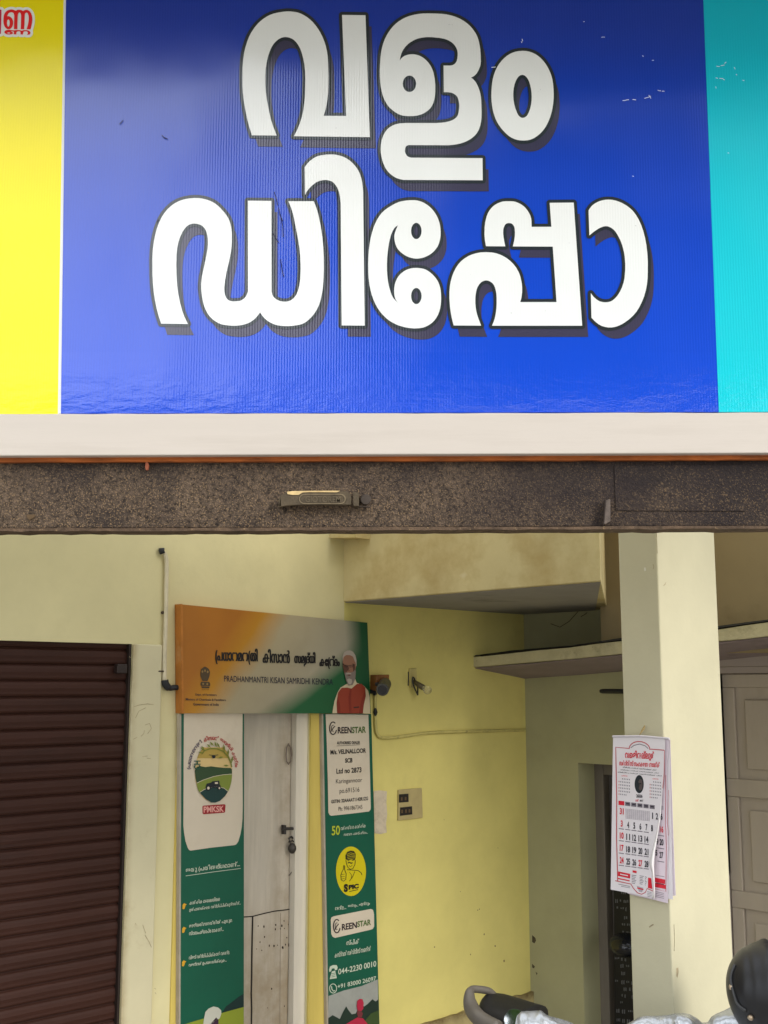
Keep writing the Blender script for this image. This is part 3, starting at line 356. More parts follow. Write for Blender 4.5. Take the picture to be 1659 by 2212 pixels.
def L(r, g, b):
    f = lambda c: (c / 255 / 12.92) if c / 255 <= 0.04045 else ((c / 255 + 0.055) / 1.055) ** 2.4
    return (f(r), f(g), f(b))

# ---------------------------------------------------------------- ground and floor
m_ground = pbr('worn_concrete', (0.33, 0.31, 0.27), 0.85, 0.2, 3, 0.4, 40, stain=(0.16, 0.14, 0.11))
g = MB().prism([(-60, -60, 0), (60, -60, 0), (60, 60, 0), (-60, 60, 0)], (0, 0, -0.3)).build('ground', m_ground)
tag(g, 'grey concrete ground of the forecourt', None, kind='structure')
del g['label']
fl = MB().prism([wpt(-3, 0.12), wpt(wt(1138), 0.12), gpt(3.0, 0.12), gpt(3.0, 0.12) - U * 1.6, wpt(-3, 0.12) + V * 1.0], (0, 0, -0.12))
fl.build('floor', pbr('cement_floor', (0.30, 0.27, 0.22), 0.6, 0.15, 4, 0.2)).__setitem__('kind', 'structure')

# ---------------------------------------------------------------- signboards on the facade
def flex(name, lo, hi, zlo, zhi, rough=0.3, crease=True, coat=1.0):
    """printed flex sheet: ribbed weave, creased along its lower edge"""
    m = bpy.data.materials.new(name); m.use_nodes = True
    nt = m.node_tree; b = nt.nodes['Principled BSDF']
    tc = nd(nt, 'ShaderNodeTexCoord'); co = tc.outputs['Object']
    sx = nd(nt, 'ShaderNodeSeparateXYZ'); nt.links.new(co, sx.inputs[0])
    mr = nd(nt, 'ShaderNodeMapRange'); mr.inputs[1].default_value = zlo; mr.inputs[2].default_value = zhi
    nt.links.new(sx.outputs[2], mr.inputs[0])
    col = mixc(nt, mr.outputs[0], lo, hi)  # print darkens upward; part of this is dark reflection put into the colour
    n = noise_n(nt, co, 5, 4)
    col = mixc(nt, ramp(nt, n, [(0.35, 0.0), (0.75, 0.10)]), col, (0.75, 0.75, 0.75), 'MULTIPLY')
    dn = noise_n(nt, co, 55, 3, 0.6)
    col = mixc(nt, ramp(nt, dn, [(0.73, 0.0), (0.77, 0.35)]), col, (0.08, 0.08, 0.08))
    nt.links.new(col, b.inputs['Base Color'])
    # vertical ribs
    wv = nd(nt, 'ShaderNodeTexWave', wave_type='BANDS', bands_direction='X', wave_profile='SIN')
    wv.inputs['Scale'].default_value = 42; wv.inputs['Distortion'].default_value = 1.2; wv.inputs['Detail'].default_value = 2; wv.inputs['Detail Scale'].default_value = 1.5
    nt.links.new(co, wv.inputs['Vector'])
    zz = noise_n(nt, co, 180, 2, 0.6, (1, 1, 2.0))
    hs = nd(nt, 'ShaderNodeMath', operation='MULTIPLY_ADD'); hs.inputs[1].default_value = 0.35
    nt.links.new(zz, hs.inputs[0]); nt.links.new(wv.outputs['Fac'], hs.inputs[2])
    bn = nd(nt, 'ShaderNodeBump'); bn.inputs['Strength'].default_value = 0.16; bn.inputs['Distance'].default_value = 0.001
    nt.links.new(hs.outputs[0], bn.inputs['Height'])
    last = bn
    bg_ = noise_n(nt, co, 1.6, 2, 0.5)
    b2 = nd(nt, 'ShaderNodeBump'); b2.inputs['Strength'].default_value = 0.35; b2.inputs['Distance'].default_value = 0.05
    nt.links.new(bg_, b2.inputs['Height']); nt.links.new(last.outputs[0], b2.inputs['Normal']); last = b2
    if crease:
        mk = nd(nt, 'ShaderNodeMapRange'); mk.inputs[1].default_value = 0.17; mk.inputs[2].default_value = 0.02
        nt.links.new(sx.outputs[2], mk.inputs[0])
        cr = noise_n(nt, co, 4.5, 7, 0.6, (1.0, 1.0, 2.4))
        mm = nd(nt, 'ShaderNodeMath', operation='MULTIPLY'); nt.links.new(mk.outputs[0], mm.inputs[0]); nt.links.new(cr, mm.inputs[1])
        b3 = nd(nt, 'ShaderNodeBump'); b3.inputs['Strength'].default_value = 0.45; b3.inputs['Distance'].default_value = 0.018
        nt.links.new(mm.outputs[0], b3.inputs['Height']); nt.links.new(last.outputs[0], b3.inputs['Normal']); last = b3
    nt.links.new(last.outputs[0], b.inputs['Normal'])
    b.inputs['Roughness'].default_value = rough
    b.inputs['Specular IOR Level'].default_value = 0.12
    b.inputs['Coat Weight'].default_value = coat
    b.inputs['Coat IOR'].default_value = 1.72
    b.inputs['Coat Roughness'].default_value = 0.17
    nt.links.new(last.outputs[0], b.inputs['Coat Normal'])
    MATS[name] = m
    return m
def board(mb, quad, plane, thick):
    return mb.prism([plane.at(*q) for q in quad], plane.n * -thick)
def ext(a, b, y):       # point on the line a-b at height y
    t = (y - a[1]) / (b[1] - a[1]); return (a[0] + (b[0] - a[0]) * t, y)
TOP = -260
bl = lambda y: ext((142.5, 0), (131.5, 893), y)
br = lambda y: ext((1519, 0), (1552.5, 891), y)
yl = lambda y: ext((137.5, 0), (125, 894), y)
def contours(s): return [[(float(p.split(',')[0]) / 18.2278, float(p.split(',')[1]) / 18.2278) for p in c.split()] for c in s.split(';')]

b0 = FAC.at(829, 892)
blue = thing('signboard', b0, 'large royal blue shop sign with big white outlined letters', 'sign')
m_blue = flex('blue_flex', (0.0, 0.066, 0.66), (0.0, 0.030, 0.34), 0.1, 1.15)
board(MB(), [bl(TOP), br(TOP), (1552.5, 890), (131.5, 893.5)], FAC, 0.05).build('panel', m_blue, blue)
pr = Print(FAC, step=0.0008)
m_wht = flex('white_flex', L(240, 244, 244), L(236, 236, 230), 0.1, 1.1, 0.35)
m_blk = flex('black_flex', L(40, 46, 52), L(30, 38, 44), 0.1, 1.1, 0.3)
m_shd = flex('shadow_ink_flex', L(62, 58, 82), L(52, 49, 74), 0.1, 1.1, 0.3)
cw = contours(G_WHITE)
pr.shape(m_shd, [[(x + 24 / 1.82278, y + 44 / 1.82278) for x, y in c] for c in cw], 1)
pr.shape(m_blk, contours(G_OUTLINE), 2)
pr.shape(m_wht, cw, 3)
m_scr = ink('scratch_white', L(220, 228, 240)); m_scd = ink('scratch_dark', L(22, 24, 60))
rnd = random.Random(3)
for (x, y, l, a) in [(1128, 84, 5, 1.4), (1126, 90, 3, 1.2), (1299, 80, 4, 0.1), (1304, 80, 2, 0), (1345, 217, 14, -0.1), (1366, 215, 8, 0.1), (1392, 212, 14, -0.3),
                     (1401, 205, 9, 1.0), (1421, 195, 7, 0.2), (1430, 197, 5, 0.1), (1260, 46, 3, .5), (1062, 146, 9, -0.2), (1366, 380, 3, .3), (1408, 130, 4, 0.1), (1388, 120, 3, 0.8)]:
    q = [(x + math.cos(a) * l * k / 3 + rnd.uniform(-.5, .5), y + math.sin(a) * l * k / 3 + rnd.uniform(-.5, .5)) for k in range(4)]
    pr.line(m_scr, q, 1.3, 4)
for q in [[(592, 414), (597, 430), (600, 444)], [(601, 448), (607, 470), (611, 490), (612, 512)], [(604, 462), (611, 478)], [(588, 500), (594, 512), (602, 524)],
          [(606, 560), (609, 582), (613, 598)], [(355, 297), (362, 300)], [(350, 292), (356, 299)], [(258, 268), (266, 260)], [(440, 558), (443, 561)], [(339, 480), (343, 474)]]:
    pr.line(m_scd, q, 1.6, 4)
pr.build(blue, names={'white_flex': 'letter_face', 'black_flex': 'letter_outline', 'shadow_ink_flex': 'letter_shadow', 'scratch_white': 'scratch_mark', 'scratch_dark': 'scratch_mark'})

m_yel = flex('yellow_flex', L(252, 240, 0), L(244, 226, 0), 0.1, 1.1, 0.4, coat=0.4)
y0 = FAC.at(60, 894)
ys = thing('signboard', y0, 'yellow sign beside the blue one, with red letters in white outline', 'sign')
board(MB(), [(-420, TOP), yl(TOP), (125, 894), (-420, 895)], FAC, 0.05).build('panel', m_yel, ys)
board(MB(), [yl(TOP), (bl(TOP)[0] - .3, TOP), (131.2, 893.5), (125, 894)], FAC, 0.05).build('border_strip', ink('border_white', L(225, 228, 230)), ys)
pr = Print(FAC, step=0.0008)
pr.shape(ink('halo_white', L(232, 232, 226)), contours(G_HALO), 1)
pr.shape(ink('letter_red', L(225, 0, 5)), contours(G_RED), 2)
pr.shape(ink('letter_magenta', L(200, 0, 60)), contours(G_BAR), 2)
pr.build(ys, names={'halo_white': 'letter_outline', 'letter_red': 'letter_face', 'letter_magenta': 'letter_face'})
t0 = FAC.at(1610, 890)
ts = thing('signboard', t0, 'plain turquoise sign with small white scuffs at the right of the blue one', 'sign')
m_tur = flex('turquoise_flex', (0.0, 0.60, 0.70), (0.0, 0.46, 0.57), 0.1, 1.1, 0.4, coat=0.5)
board(MB(), [(br(TOP)[0] + .4, TOP), (2080, TOP), (2080, 888), (1552.9, 890)], FAC, 0.05).build('panel', m_tur, ts)
pr = Print(FAC, step=0.0008)
for (x, y, l, a) in [(1548, 143, 7, .1), (1557, 142, 8, -.2), (1565, 137, 5, -.7), (1546, 168, 5, .3), (1554, 169, 8, .1), (1562, 171, 4, .4), (1546, 187, 4, 1.3), (1586, 145, 5, 1.2), (1590, 160, 3, .8), (1604, 173, 4, .2), (1572, 330, 3, .4)]:
    pr.line(m_scr, [(x, y), (x + math.cos(a) * l / 2, y + math.sin(a) * l / 2 + rnd.uniform(-.6, .6)), (x + math.cos(a) * l, y + math.sin(a) * l)], 1.2, 1)
pr.build(ts, 'scratch_mark')

# facade: grey fascia board, rusty flange, dark rolled-up shutter rail
m_fas = pbr('grey_paint', L(206, 197, 187), 0.5, 0.05, 3, 0.08, 120, stretch=(0.35, 1, 5), stain=L(160, 150, 138), stain_amt=0.35, stain_scale=3, stain_lo=.5, speck=L(236, 232, 226), speck_scale=45, speck_lo=0.76)
FF = FAC.off(0.035)
fq = [(-300, 897)] + [(-300 + 50 * i, 894.5 - 0.002 * (50 * i) + rnd.uniform(-.7, .7)) for i in range(1, 45)] + [(2000, 890), (2000, 978), (-300, 986)]
board(MB(), fq, FF, 0.12).build('fascia_board', m_fas, None, FAC.at(829, 940), bevel=0.004)
fo = bpy.context.scene.objects['fascia_board']
tag(fo, 'pale grey painted fascia board running under the signs', 'fascia')
m_rust = pbr('orange_rust', L(170, 92, 38), 0.8, 0.35, 25, 0.5, 120, stain=L(70, 40, 22), stain_amt=0.8, stain_scale=14, stretch=(0.4, 1, 2))
m_dark = pbr('dark_rusty_steel', L(98, 83, 69), 0.85, 0.8, 120, 1.0, 200, spec=0.25, stain=L(48, 42, 42), stain_amt=0.85, stain_scale=1.6, stain_lo=0.42, stain_hi=0.62,
             speck=L(150, 124, 92), speck_scale=240, speck_lo=0.57, bdist=0.006, edges=[((1, 0, 0), -.35, .75, L(44, 37, 39), .8, 5), ((0, 0, 1), .05, .2, L(40, 35, 36), .75, 9)])
rail = thing('shutter_rail', FAC.at(829, 1140), 'dark speckled rusty steel rail with a pull handle under the grey fascia', 'shutter rail')
RP = FAC.off(-0.005)
board(MB(), [(-300, 999), (2000, 993), (2000, 1135), (-300, 1143)], RP, 0.05).build('beam', m_dark, rail, bevel=0.004)
lip = [(-300, 1142.5)] + [(-300 + 46 * i, 1142.5 - .0035 * 46 * i + rnd.uniform(-.8, .6)) for i in range(1, 50)] + [(2000, 1134.5), (2000, 1141)] + [(2000 - 23 * i, 1141 + .0035 * 23 * i + rnd.uniform(-1.2, 1.2)) for i in range(1, 100)] + [(-300, 1149)]
board(MB(), lip, RP.off(0.014), 0.075).build('lip', pbr('lip_rust', L(92, 74, 58), 0.85, 0.4, 40, 0.8, 120, stain=L(40, 32, 28), stain_amt=.9, stain_scale=6, speck=L(150, 125, 92), speck_scale=90, speck_lo=.64), rail)
fl_q = [(-300, 987.5), (2000, 979.5), (2000, 991.5)] + [(2000 - 23 * i, 991.5 + .0033 * 23 * i + rnd.uniform(-.7, .7)) for i in range(1, 100)] + [(-300, 998.5)]
board(MB(), fl_q, RP.off(0.016), 0.03).build('flange', m_rust, rail)
zh = zf(1000, 1780, 2.765)
hp = MB()
hp.prism([RP.off(0.03).at(*zh(*q)) for q in [(285, 470), (360, 432), (420, 425), (1000, 425), (1050, 450), (1062, 500), (1058, 575), (500, 575), (350, 585), (265, 600)]], (0, 0.012, 0))
hp.prism([RP.off(0.034).at(*zh(*q)) for q in [(1075, 430), (1140, 440), (1142, 590), (1080, 585)]], (0, 0.034, 0))
hp.prism([RP.off(0.03).at(*zh(*q)) for q in [(268, 500), (300, 466), (300, 596), (268, 600)]], (0, 0.03, 0))
hd = hp.build('handle', pbr('handle_rust', L(84, 72, 54), 0.7, 0.3, 40, 0.5, 120, stain=L(48, 40, 34), stain_scale=8), rail, bevel=0.002)
pr = Print(RP.off(0.031), zh, 0.0015)
ov = lambda r, x0=505, x1=985, cy=510: [(x0 + r + r * math.cos(a), cy + r * .95 * math.sin(a)) for a in [math.pi / 2 + math.pi * i / 12 for i in range(13)]] + [(x1 - r + r * math.cos(a), cy + r * .95 * math.sin(a)) for a in [-math.pi / 2 + math.pi * i / 12 for i in range(13)]]
pr.shape(pbr('handle_ring', L(118, 104, 80), .7, .2, 40, .3), [ov(58, 490, 1000), ov(48, 502, 988)], 1)
m_emb = pbr('embossed_paint', L(98, 86, 66), .7, .2, 40, .3)
pr.btext(m_emb, 'GIOTOREM', 560, 478, 945, 545, 0.01, 0.01, 1)
pr.poly(pbr('bare_cream', L(214, 186, 132), .7, .15, 60, .3, stain=L(150, 105, 50), stain_scale=12), [(360, 432), (420, 424), (640, 421), (938, 420), (905, 438), (600, 436), (530, 440), (485, 466), (420, 466), (365, 458)], 1)
for mn_, (mb_, mt_, k_) in list(pr.lay.items()):
    WLOC[hd] = WLOC[rail]
pr.build(hd, 'raised_mark')
lock = MB().disc(RP.off(0.004).at(*zh(1218, 520)), (0, -1, 0), 0.014, 0.008, 18)
lock.prism([RP.off(0.006).at(*zh(*q)) for q in [(1145, 590), (1270, 596), (1272, 604), (1145, 602)]], (0, -0.008, 0))
lock.build('lock', pbr('lock_steel', L(66, 56, 48), .6, .2, 40, .4), rail, bevel=0.002)
MB().prism([RP.off(0.003).at(*q) for q in [(1327, 1006), (1612, 1004), (1612, 1104), (1330, 1103)]], (0, 0.004, 0)).build('cover_plate', m_dark, rail, bevel=0.001)
MB().prism([RP.off(0.006).at(*q) for q in [(1306, 1082), (1316, 1080), (1316, 1128), (1306, 1134), (1302, 1134)]], (0, -0.018, 0)).build('latch_bolt', pbr('bolt_steel', L(96, 84, 76), .6, .3, 60, .5), rail, bevel=0.002)
MB().prism([RP.off(0.004).at(*q) for q in [(316, 1000), (321, 1000), (323, 1006), (321, 1016), (317, 1017), (315, 1010)]], (0, -0.01, 0)).build('rust_flake', pbr('flake', L(150, 84, 58), .8, .2), rail)
MB().prism([RP.off(0.001).at(*q) for q in [(58, 1112), (77, 1112), (75, 1118), (69, 1121), (65, 1124), (60, 1119)]], (0, -0.004, 0)).build('paint_chip', pbr('chip', L(96, 76, 52), .8, .2), rail)
# masonry of the facade behind the signs
m_cream = pbr('cream_plaster', (0.60, 0.55, 0.37), 0.8, 0.05, 3, 0.10, 60, spec=.2, stain=(0.45, 0.40, 0.24), stain_amt=0.35, stain_scale=1.6)
fw = MB().prism([FAC.off(-.06).at(-420, -230), FAC.off(-.06).at(2080, -230), FAC.off(-.06).at(2080, 990), FAC.off(-.06).at(-420, 990)], (0, 0.10, 0)).build('facade_wall', m_cream, None, FAC.off(-.06).at(829, 985))
tag(fw, 'masonry facade band that carries the three signs', 'wall')

# projecting eave of the shop front, above the signs
ev = MB().prism([(-6.0, 3.25, 4.30), (6.0, 3.25, 4.30), (6.0, 2.15, 4.30), (-6.0, 2.15, 4.30)], (0, 0, 0.16)).build('eave_slab', pbr('eave_plaster', (0.30, 0.27, 0.2), .85, .1, 3, .2, 40), None, (0, 2.4, 4.3))
tag(ev, 'concrete eave slab projecting above the shop signs', 'eave')

# ---------------------------------------------------------------- side wall: shutter bay, door bay
TH = 0.22
ZT = 3.6
tS, tD0, tD1, tB, tC = wt(278), wt(505), wt(668), wt(742), wt(1138)
zS, zD = WP.at(278, 1391).z, WP.at(600, 1520).z
m_side = pbr('side_plaster', (0.66, 0.60, 0.345), 0.8, 0.07, 2.5, 0.3, 22, spec=.2, stain=(0.44, 0.39, 0.2), stain_amt=0.3, stain_scale=1.3, speck=(0.3, 0.25, 0.12), speck_scale=26, speck_lo=.78)
m_yw = pbr('yellow_plaster', (0.69, 0.605, 0.20), 0.75, 0.09, 2.2, 0.3, 20, spec=.25, stain=(0.45, 0.36, 0.14), stain_amt=0.40, stain_scale=1.5, speck=(0.2, 0.15, 0.06), speck_scale=17, speck_lo=.77)
sw = MB().prism([wpt(-3.2, zS), wpt(tS, zS), wpt(tS, 0), wpt(tD0, 0), wpt(tD0, zD), wpt(tD1, zD), wpt(tD1, 0), wpt(tB, 0), wpt(tB, ZT), wpt(-3.2, ZT)], -V * TH)
sw = sw.build('plaster_wall', m_side, None, wpt(0, 0))
tag(sw, 'cream wall above the brown shutter and round the white door', 'wall')
aw = MB().prism([wpt(tB, 0), wpt(tC + TH, 0), wpt(tC + TH, ZT), wpt(tB, ZT)], -V * TH).build('plaster_wall', m_yw, None, wpt((tB + tC) / 2, 0))
tag(aw, 'bright yellow alcove wall with the camera, bulb holder and switch board', 'wall')
zy = zf(1512, 3000, 1.0972)
pr = Print(WP, zy, .0008)
m_spt = pbr('wall_spot', (.22, .16, .06), .85, .3, 40, 0)
for x, y, r in [(433, 745, 4), (480, 795, 4), (519, 860, 5), (405, 640, 3), (412, 636, 3), (218, 800, 4), (374, 832, 3), (260, 250, 2), (330, 560, 2), (492, 372, 2)]:
    pr.poly(m_spt, [(x + r * rnd.uniform(.6, 1.1) * math.cos(a) * .8, y + r * rnd.uniform(.7, 1.4) * math.sin(a)) for a in [k * math.pi / 4 for k in range(8)]], 1)
pr.build(aw, 'wall_spot')
# plinth along the alcove wall
zP = WP.off(.02).at(1100, 2158).z
pq = [wpt(tB - .02, 0, .001)] + [wpt(tC - .002, 0, .001)] + [wpt(tC - .002 - i * (tC - tB) / 30, zP + rnd.uniform(-.006, .006), .001) for i in range(31)]
pl_ = MB().prism(pq, V * .022).build('plinth', pbr('stained_plinth', (0.40, 0.33, 0.15), .85, .25, 6, .4, 40, stain=(0.16, 0.12, 0.06), stain_amt=.8, stain_scale=5, stain_lo=.5, edges=[((0, 0, 1), zP - .05, zP - .005, (.13, .085, .03), .95, 14)]), None, wpt(wt(950), 0))
tag(pl_, 'dirty yellow plinth strip along the foot of the yellow wall', 'plinth')

# rolling shutter
RD = 0.028
sp = WP.off(-RD)
sh = thing('rolling_shutter', wpt(tS - 1.2, 0.12, -RD), 'closed dark brown ribbed rolling shutter', 'shutter')
m_sh = pbr('brown_shutter', L(56, 31, 23), 0.6, 0.15, 5, 0.15, 60, spec=.22, stain=L(40, 22, 17), stain_amt=.7, stain_scale=3, stretch=(.3, .3, 2.2))
rows = []
z = 0.12; pitch = 0.066
prof = [(0, 0.0), (.06, .006), (.16, .009), (.30, .009), (.5, .011), (.72, .009), (.86, .006), (.95, -.002), (.99, -.003)]
while z < zS + .1:
    for a, d in prof: rows.append((z + a * pitch, d))
    z += pitch
smb = MB()
for t0_, t1_ in ((-3.0, tS + .015),):
    smb.grid([[wpt(t0_ + (t1_ - t0_) * k / 24, zz, -RD + d + .0025 * math.sin(k * 1.7 + zz * 9)) for k in range(25)] for zz, d in rows])
smb.build('slats', m_sh, sh)
mb = MB()
mb.box(wpt(tS + .0005, 0.0, -.001), -U * .012, V * -.06, (0, 0, zS + .06))
mb.build('guide_channel', pbr('dark_channel', (0.020, 0.011, 0.008), .6, .2), sh)
mb = MB().box(wpt(-3.0, zS - .014, -.03), U * (tS + 2.99), V * -.09, (0, 0, .03)).build('head_box', pbr('shutter_head', L(62, 34, 26), .5, .2), sh)
MB().box(wpt(tS - .03, WP.at(272, 1455).z, -RD + .02), U * -.05, V * .03, (0, 0, .04)).build('lock_lug', pbr('lug', L(40, 28, 24), .5), sh, bevel=.004)

# pilaster strip between shutter and door
jq = MB().prism([wpt(tS, 0), wpt(wt(345, 1500), 0), wpt(wt(345, 1500), zS), wpt(tS, zS)], V * .014)
j = jq.build('pilaster', pbr('stained_cream', (0.62, 0.57, 0.38), 0.8, 0.06, 3, 0.15, 60, spec=.2, stain=(0.42, 0.34, 0.18), stain_amt=.5, stain_scale=3.4, stain_lo=.56, stain_hi=.68, speck=(.12, .09, .06), speck_scale=20, speck_lo=.75, edges=[(-U, .035, .088, (.30, .215, .10), .85, 7), ((0, 0, -1), -.9, -.2, (.40, .34, .2), .6, 4)]), None, wpt(wt(310), 0), bevel=.006)
pr = Print(WP.off(.0145), zf(0, 2520, 1.463), .0006)
m_scf = pbr('scuff_brown', (.38, .31, .19), .85, .3, 40, 0)
for q in [[(770, 385), (800, 375), (850, 368), (885, 372)], [(780, 450), (800, 410), (840, 390)], [(812, 555), (828, 540), (832, 520)], [(835, 490), (862, 480), (872, 510), (850, 540)], [(820, 672), (850, 668)], [(845, 680), (868, 684)],
          [(822, 1640), (832, 1670), (840, 1690)], [(780, 1630), (785, 1645)], [(835, 1700), (860, 1740), (872, 1770)], [(768, 572), (790, 560)], [(745, 95), (752, 102)], [(890, 2005), (898, 2012)], [(893, 2030), (900, 2040)]]:
    pr.line(m_scf, q, 3.0, 1)
pr.build(j, 'scuff_mark')
tag(j, 'stained cream pilaster between the brown shutter and the green panel', 'pilaster')

# door
DP = WP.off(-.05)
dr = thing('wooden_door', wpt((tD0 + tD1) / 2, 0.12, -.05), 'weathered white plank door with a bolt and padlock', 'door')
m_dw = pbr('aged_white_wood', L(202, 193, 178), 0.7, 0.12, 7, 0.3, 50, spec=.25, stretch=(4, 4, .35), stain=L(140, 124, 100), stain_amt=.6, stain_scale=1.6, edges=[((0, 0, -1), -1.1, -.5, L(150, 130, 98), .7, 6), (U, -.02, .12, L(150, 132, 104), .5, 9)], speck=L(60, 48, 38), speck_scale=14, speck_lo=.76)
tl = wt(641.5, 1700)
MB().prism([wpt(tD0, .12, -.05), wpt(tl, .12, -.05), wpt(tl, zD, -.05), wpt(tD0, zD, -.05)], V * -.04).build('leaf', m_dw, dr)
MB().prism([wpt(tl + .003, .12, -.012), wpt(tD1, .12, -.012), wpt(tD1, zD, -.012), wpt(tl + .003, zD, -.012)], V * -.08).build('frame', pbr('frame_white', L(220, 212, 196), .65, .08, 6, .2, 50, stretch=(3, 3, .4), stain=L(150, 135, 105), stain_amt=.5, stain_scale=2), dr)
za = zf(940, 2780, 1.767)
m_crk = ink('crack_dark', (0.02, 0.016, 0.012), .9)
pr = Print(DP, za, .001)
pr.line(m_crk, [(36, 1468), (95, 1464), (180, 1442), (250, 1427), (330, 1418), (402, 1405)], 8, 1)
pr.line(m_crk, [(97, 1466), (94, 1600), (91, 1750), (90, 1900), (87, 2000), (90, 2100), (88, 2230)], 11, 1)
pr.line(m_crk, [(398, 1410), (396, 1600), (392, 1800), (388, 2000), (384, 2230)], 5, 1)
pr.line(m_crk, [(404, 60), (400, 300), (402, 700), (400, 1100), (400, 1400)], 3, 1)
pr.line(pbr('seam_line', L(130, 118, 104), .8), [(291, 1440), (288, 1800), (286, 2230)], 3, 1)
pr.build(dr, 'plank_crack')
pr = Print(DP, za, .001)
m_sp = pbr('wood_hole', L(58, 46, 36), .9, .3)
for (x, y, r) in [(175, 1535, 8), (258, 1522, 8), (255, 1552, 7), (300, 1528, 8), (315, 1495, 6), (290, 1550, 6), (318, 1548, 5), (180, 1608, 7), (148, 1642, 6), (212, 1668, 7), (245, 1668, 8), (270, 1664, 5), (305, 1680, 10), (350, 1665, 11), (335, 1612, 7), (362, 1632, 6), (160, 1700, 5), (125, 1690, 4), (135, 1530, 5), (228, 1968, 7), (318, 2088, 6), (200, 2100, 4), (375, 1805, 9), (345, 1520, 4), (325, 1660, 6), (385, 1330, 4)]:
    pr.poly(m_sp, [(x + r * rnd.uniform(.5, 1.1) * math.cos(a) * .8, y + r * rnd.uniform(.7, 1.5) * math.sin(a)) for a in [k * math.pi / 4 for k in range(8)]], 1)
pr.build(dr, 'wood_hole')
m_iron = pbr('dark_iron', L(46, 42, 40), .5, .2, 40, .3, spec=.5)
bt = MB()
A_ = lambda x, y, d: DP.off(d).at(*za(x, y))
bt.tube([A_(300, 856, .02), A_(410, 850, .02)], .007, 8)
bt.prism([A_(*q, .004) for q in [(296, 826), (313, 826), (313, 890), (296, 890)]], V * .02)
bt.prism([A_(*q, .002) for q in [(366, 850), (405, 848), (405, 955), (366, 950)]], V * .008)
bt.tube([A_(x, y, .02) for x, y in [(365, 940), (352, 945), (350, 920), (365, 910), (378, 920)]], .005, 8)
bt.build('bolt', m_iron, dr, bevel=.001)
pk = MB().ball(A_(372, 990, .025), .02, .02, .025, 14, 10)
pk.tube([A_(360, 975, .025), A_(358, 945, .025), A_(372, 935, .025), A_(386, 945, .025), A_(386, 975, .025)], .004, 8)
pk.build('padlock', pbr('padlock_steel', L(70, 66, 62), .4, .2, metal=.4), dr, smooth=True)
hn = MB().tube([A_(x, y, .012) for x, y in [(348, 262), (335, 285), (330, 340), (334, 385), (347, 405), (362, 385), (367, 340), (362, 290), (348, 270)]], .0035, 6)
hn.tube([A_(x, y, .012) for x, y in [(375, 1050), (378, 1100), (372, 1150), (350, 1180)]], .003, 6)
hn.build('pull_ring', pbr('ring_steel', L(120, 108, 98), .5, .2), dr)

# yellow jamb strip between door frame and right panel
jb = MB().prism([wpt(tD1, 0), wpt(wt(699, 1900) + .03, 0), wpt(wt(699, 1900) + .03, zD), wpt(tD1, zD)], V * .012)
jb = jb.build('door_jamb', pbr('jamb_yellow', L(208, 186, 96), .75, .12, 3, .15, 60, stretch=(2.5, 2.5, .4), stain=L(120, 88, 44), stain_amt=.6, stain_scale=2.2), dr)
WLOC[jb] = WLOC[dr]
jl = MB().prism([wpt(wt(374, 1900), 0), wpt(tD0 - .02, 0), wpt(tD0 - .02, zD), wpt(wt(374, 1900), zD)], V * .008)
jl.build('door_jamb', MATS['jamb_yellow'], dr)

# ---------------------------------------------------------------- printed boards round the door
SQ = [(391.5, 1305.5), (793.5, 1345), (801, 1541), (393.5, 1541)]
sg = thing('name_board', WP.at(594, 1541), 'orange white and green board above the door with black lettering and a portrait', 'sign board')
SP = WP.off(.05)
def quad_uv(quad, plane):
    o = plane.at(*quad[3]); ex = plane.at(*quad[2]) - o; ey = plane.at(*quad[0]) - o
    return lambda q: ((q - o).dot(ex) / ex.length_squared, (q - o).dot(ey) / ey.length_squared)
def uvmat(name, build, rough=.5):
    m = bpy.data.materials.new(name); m.use_nodes = True
    nt = m.node_tree; b = nt.nodes['Principled BSDF']
    uv = nd(nt, 'ShaderNodeUVMap'); s = nd(nt, 'ShaderNodeSeparateXYZ'); nt.links.new(uv.outputs[0], s.inputs[0])
    tc = nd(nt, 'ShaderNodeTexCoord')
    col = build(nt, s.outputs[0], s.outputs[1], tc.outputs['Object'])
    n = noise_n(nt, tc.outputs['Object'], 4, 6)
    col = mixc(nt, ramp(nt, n, [(.45, 0.0), (.7, .35)]), col, (.70, .66, .58), 'MULTIPLY')
    nt.links.new(col, b.inputs['Base Color']); b.inputs['Roughness'].default_value = rough
    MATS[name] = m; return m
def mth(nt, op, a, b=None, c=None):
    n = nd(nt, 'ShaderNodeMath', operation=op)
    for i, q in enumerate((a, b, c)):
        if q is None: continue
        if hasattr(q, 'links'): nt.links.new(q, n.inputs[i])
        else: n.inputs[i].default_value = q
    return n.outputs[0]
def tri(nt, u, v, co):
    wob = noise_n(nt, co, 2.2, 3)
    a = mth(nt, 'ADD', mth(nt, 'MULTIPLY_ADD', v, -0.34, u), mth(nt, 'MULTIPLY', wob, .16))
    # a grows to the right and down
    orange = ramp(nt, a, [(0.02, L(166, 102, 8)), (0.14, L(178, 124, 18)), (0.30, L(164, 152, 122)), (0.9, L(158, 154, 138))])
    g1 = mth(nt, 'ADD', mth(nt, 'MULTIPLY_ADD', v, -0.62, u), mth(nt, 'MULTIPLY', wob, .10))
    g2 = mth(nt, 'MULTIPLY_ADD', mth(nt, 'ABSOLUTE', mth(nt, 'SUBTRACT', v, .55)), 0.15, g1)
    gm = ramp(nt, g2, [(0.53, 0.0), (0.60, .35), (0.72, 1.0)])
    c = mixc(nt, gm, orange, L(14, 88, 46))
    r2 = mth(nt, 'ADD', u, mth(nt, 'MULTIPLY', v, .06))
    gm2 = ramp(nt, r2, [(0.88, 0.0), (0.98, 1.0)])
    return mixc(nt, gm2, c, L(10, 78, 42))
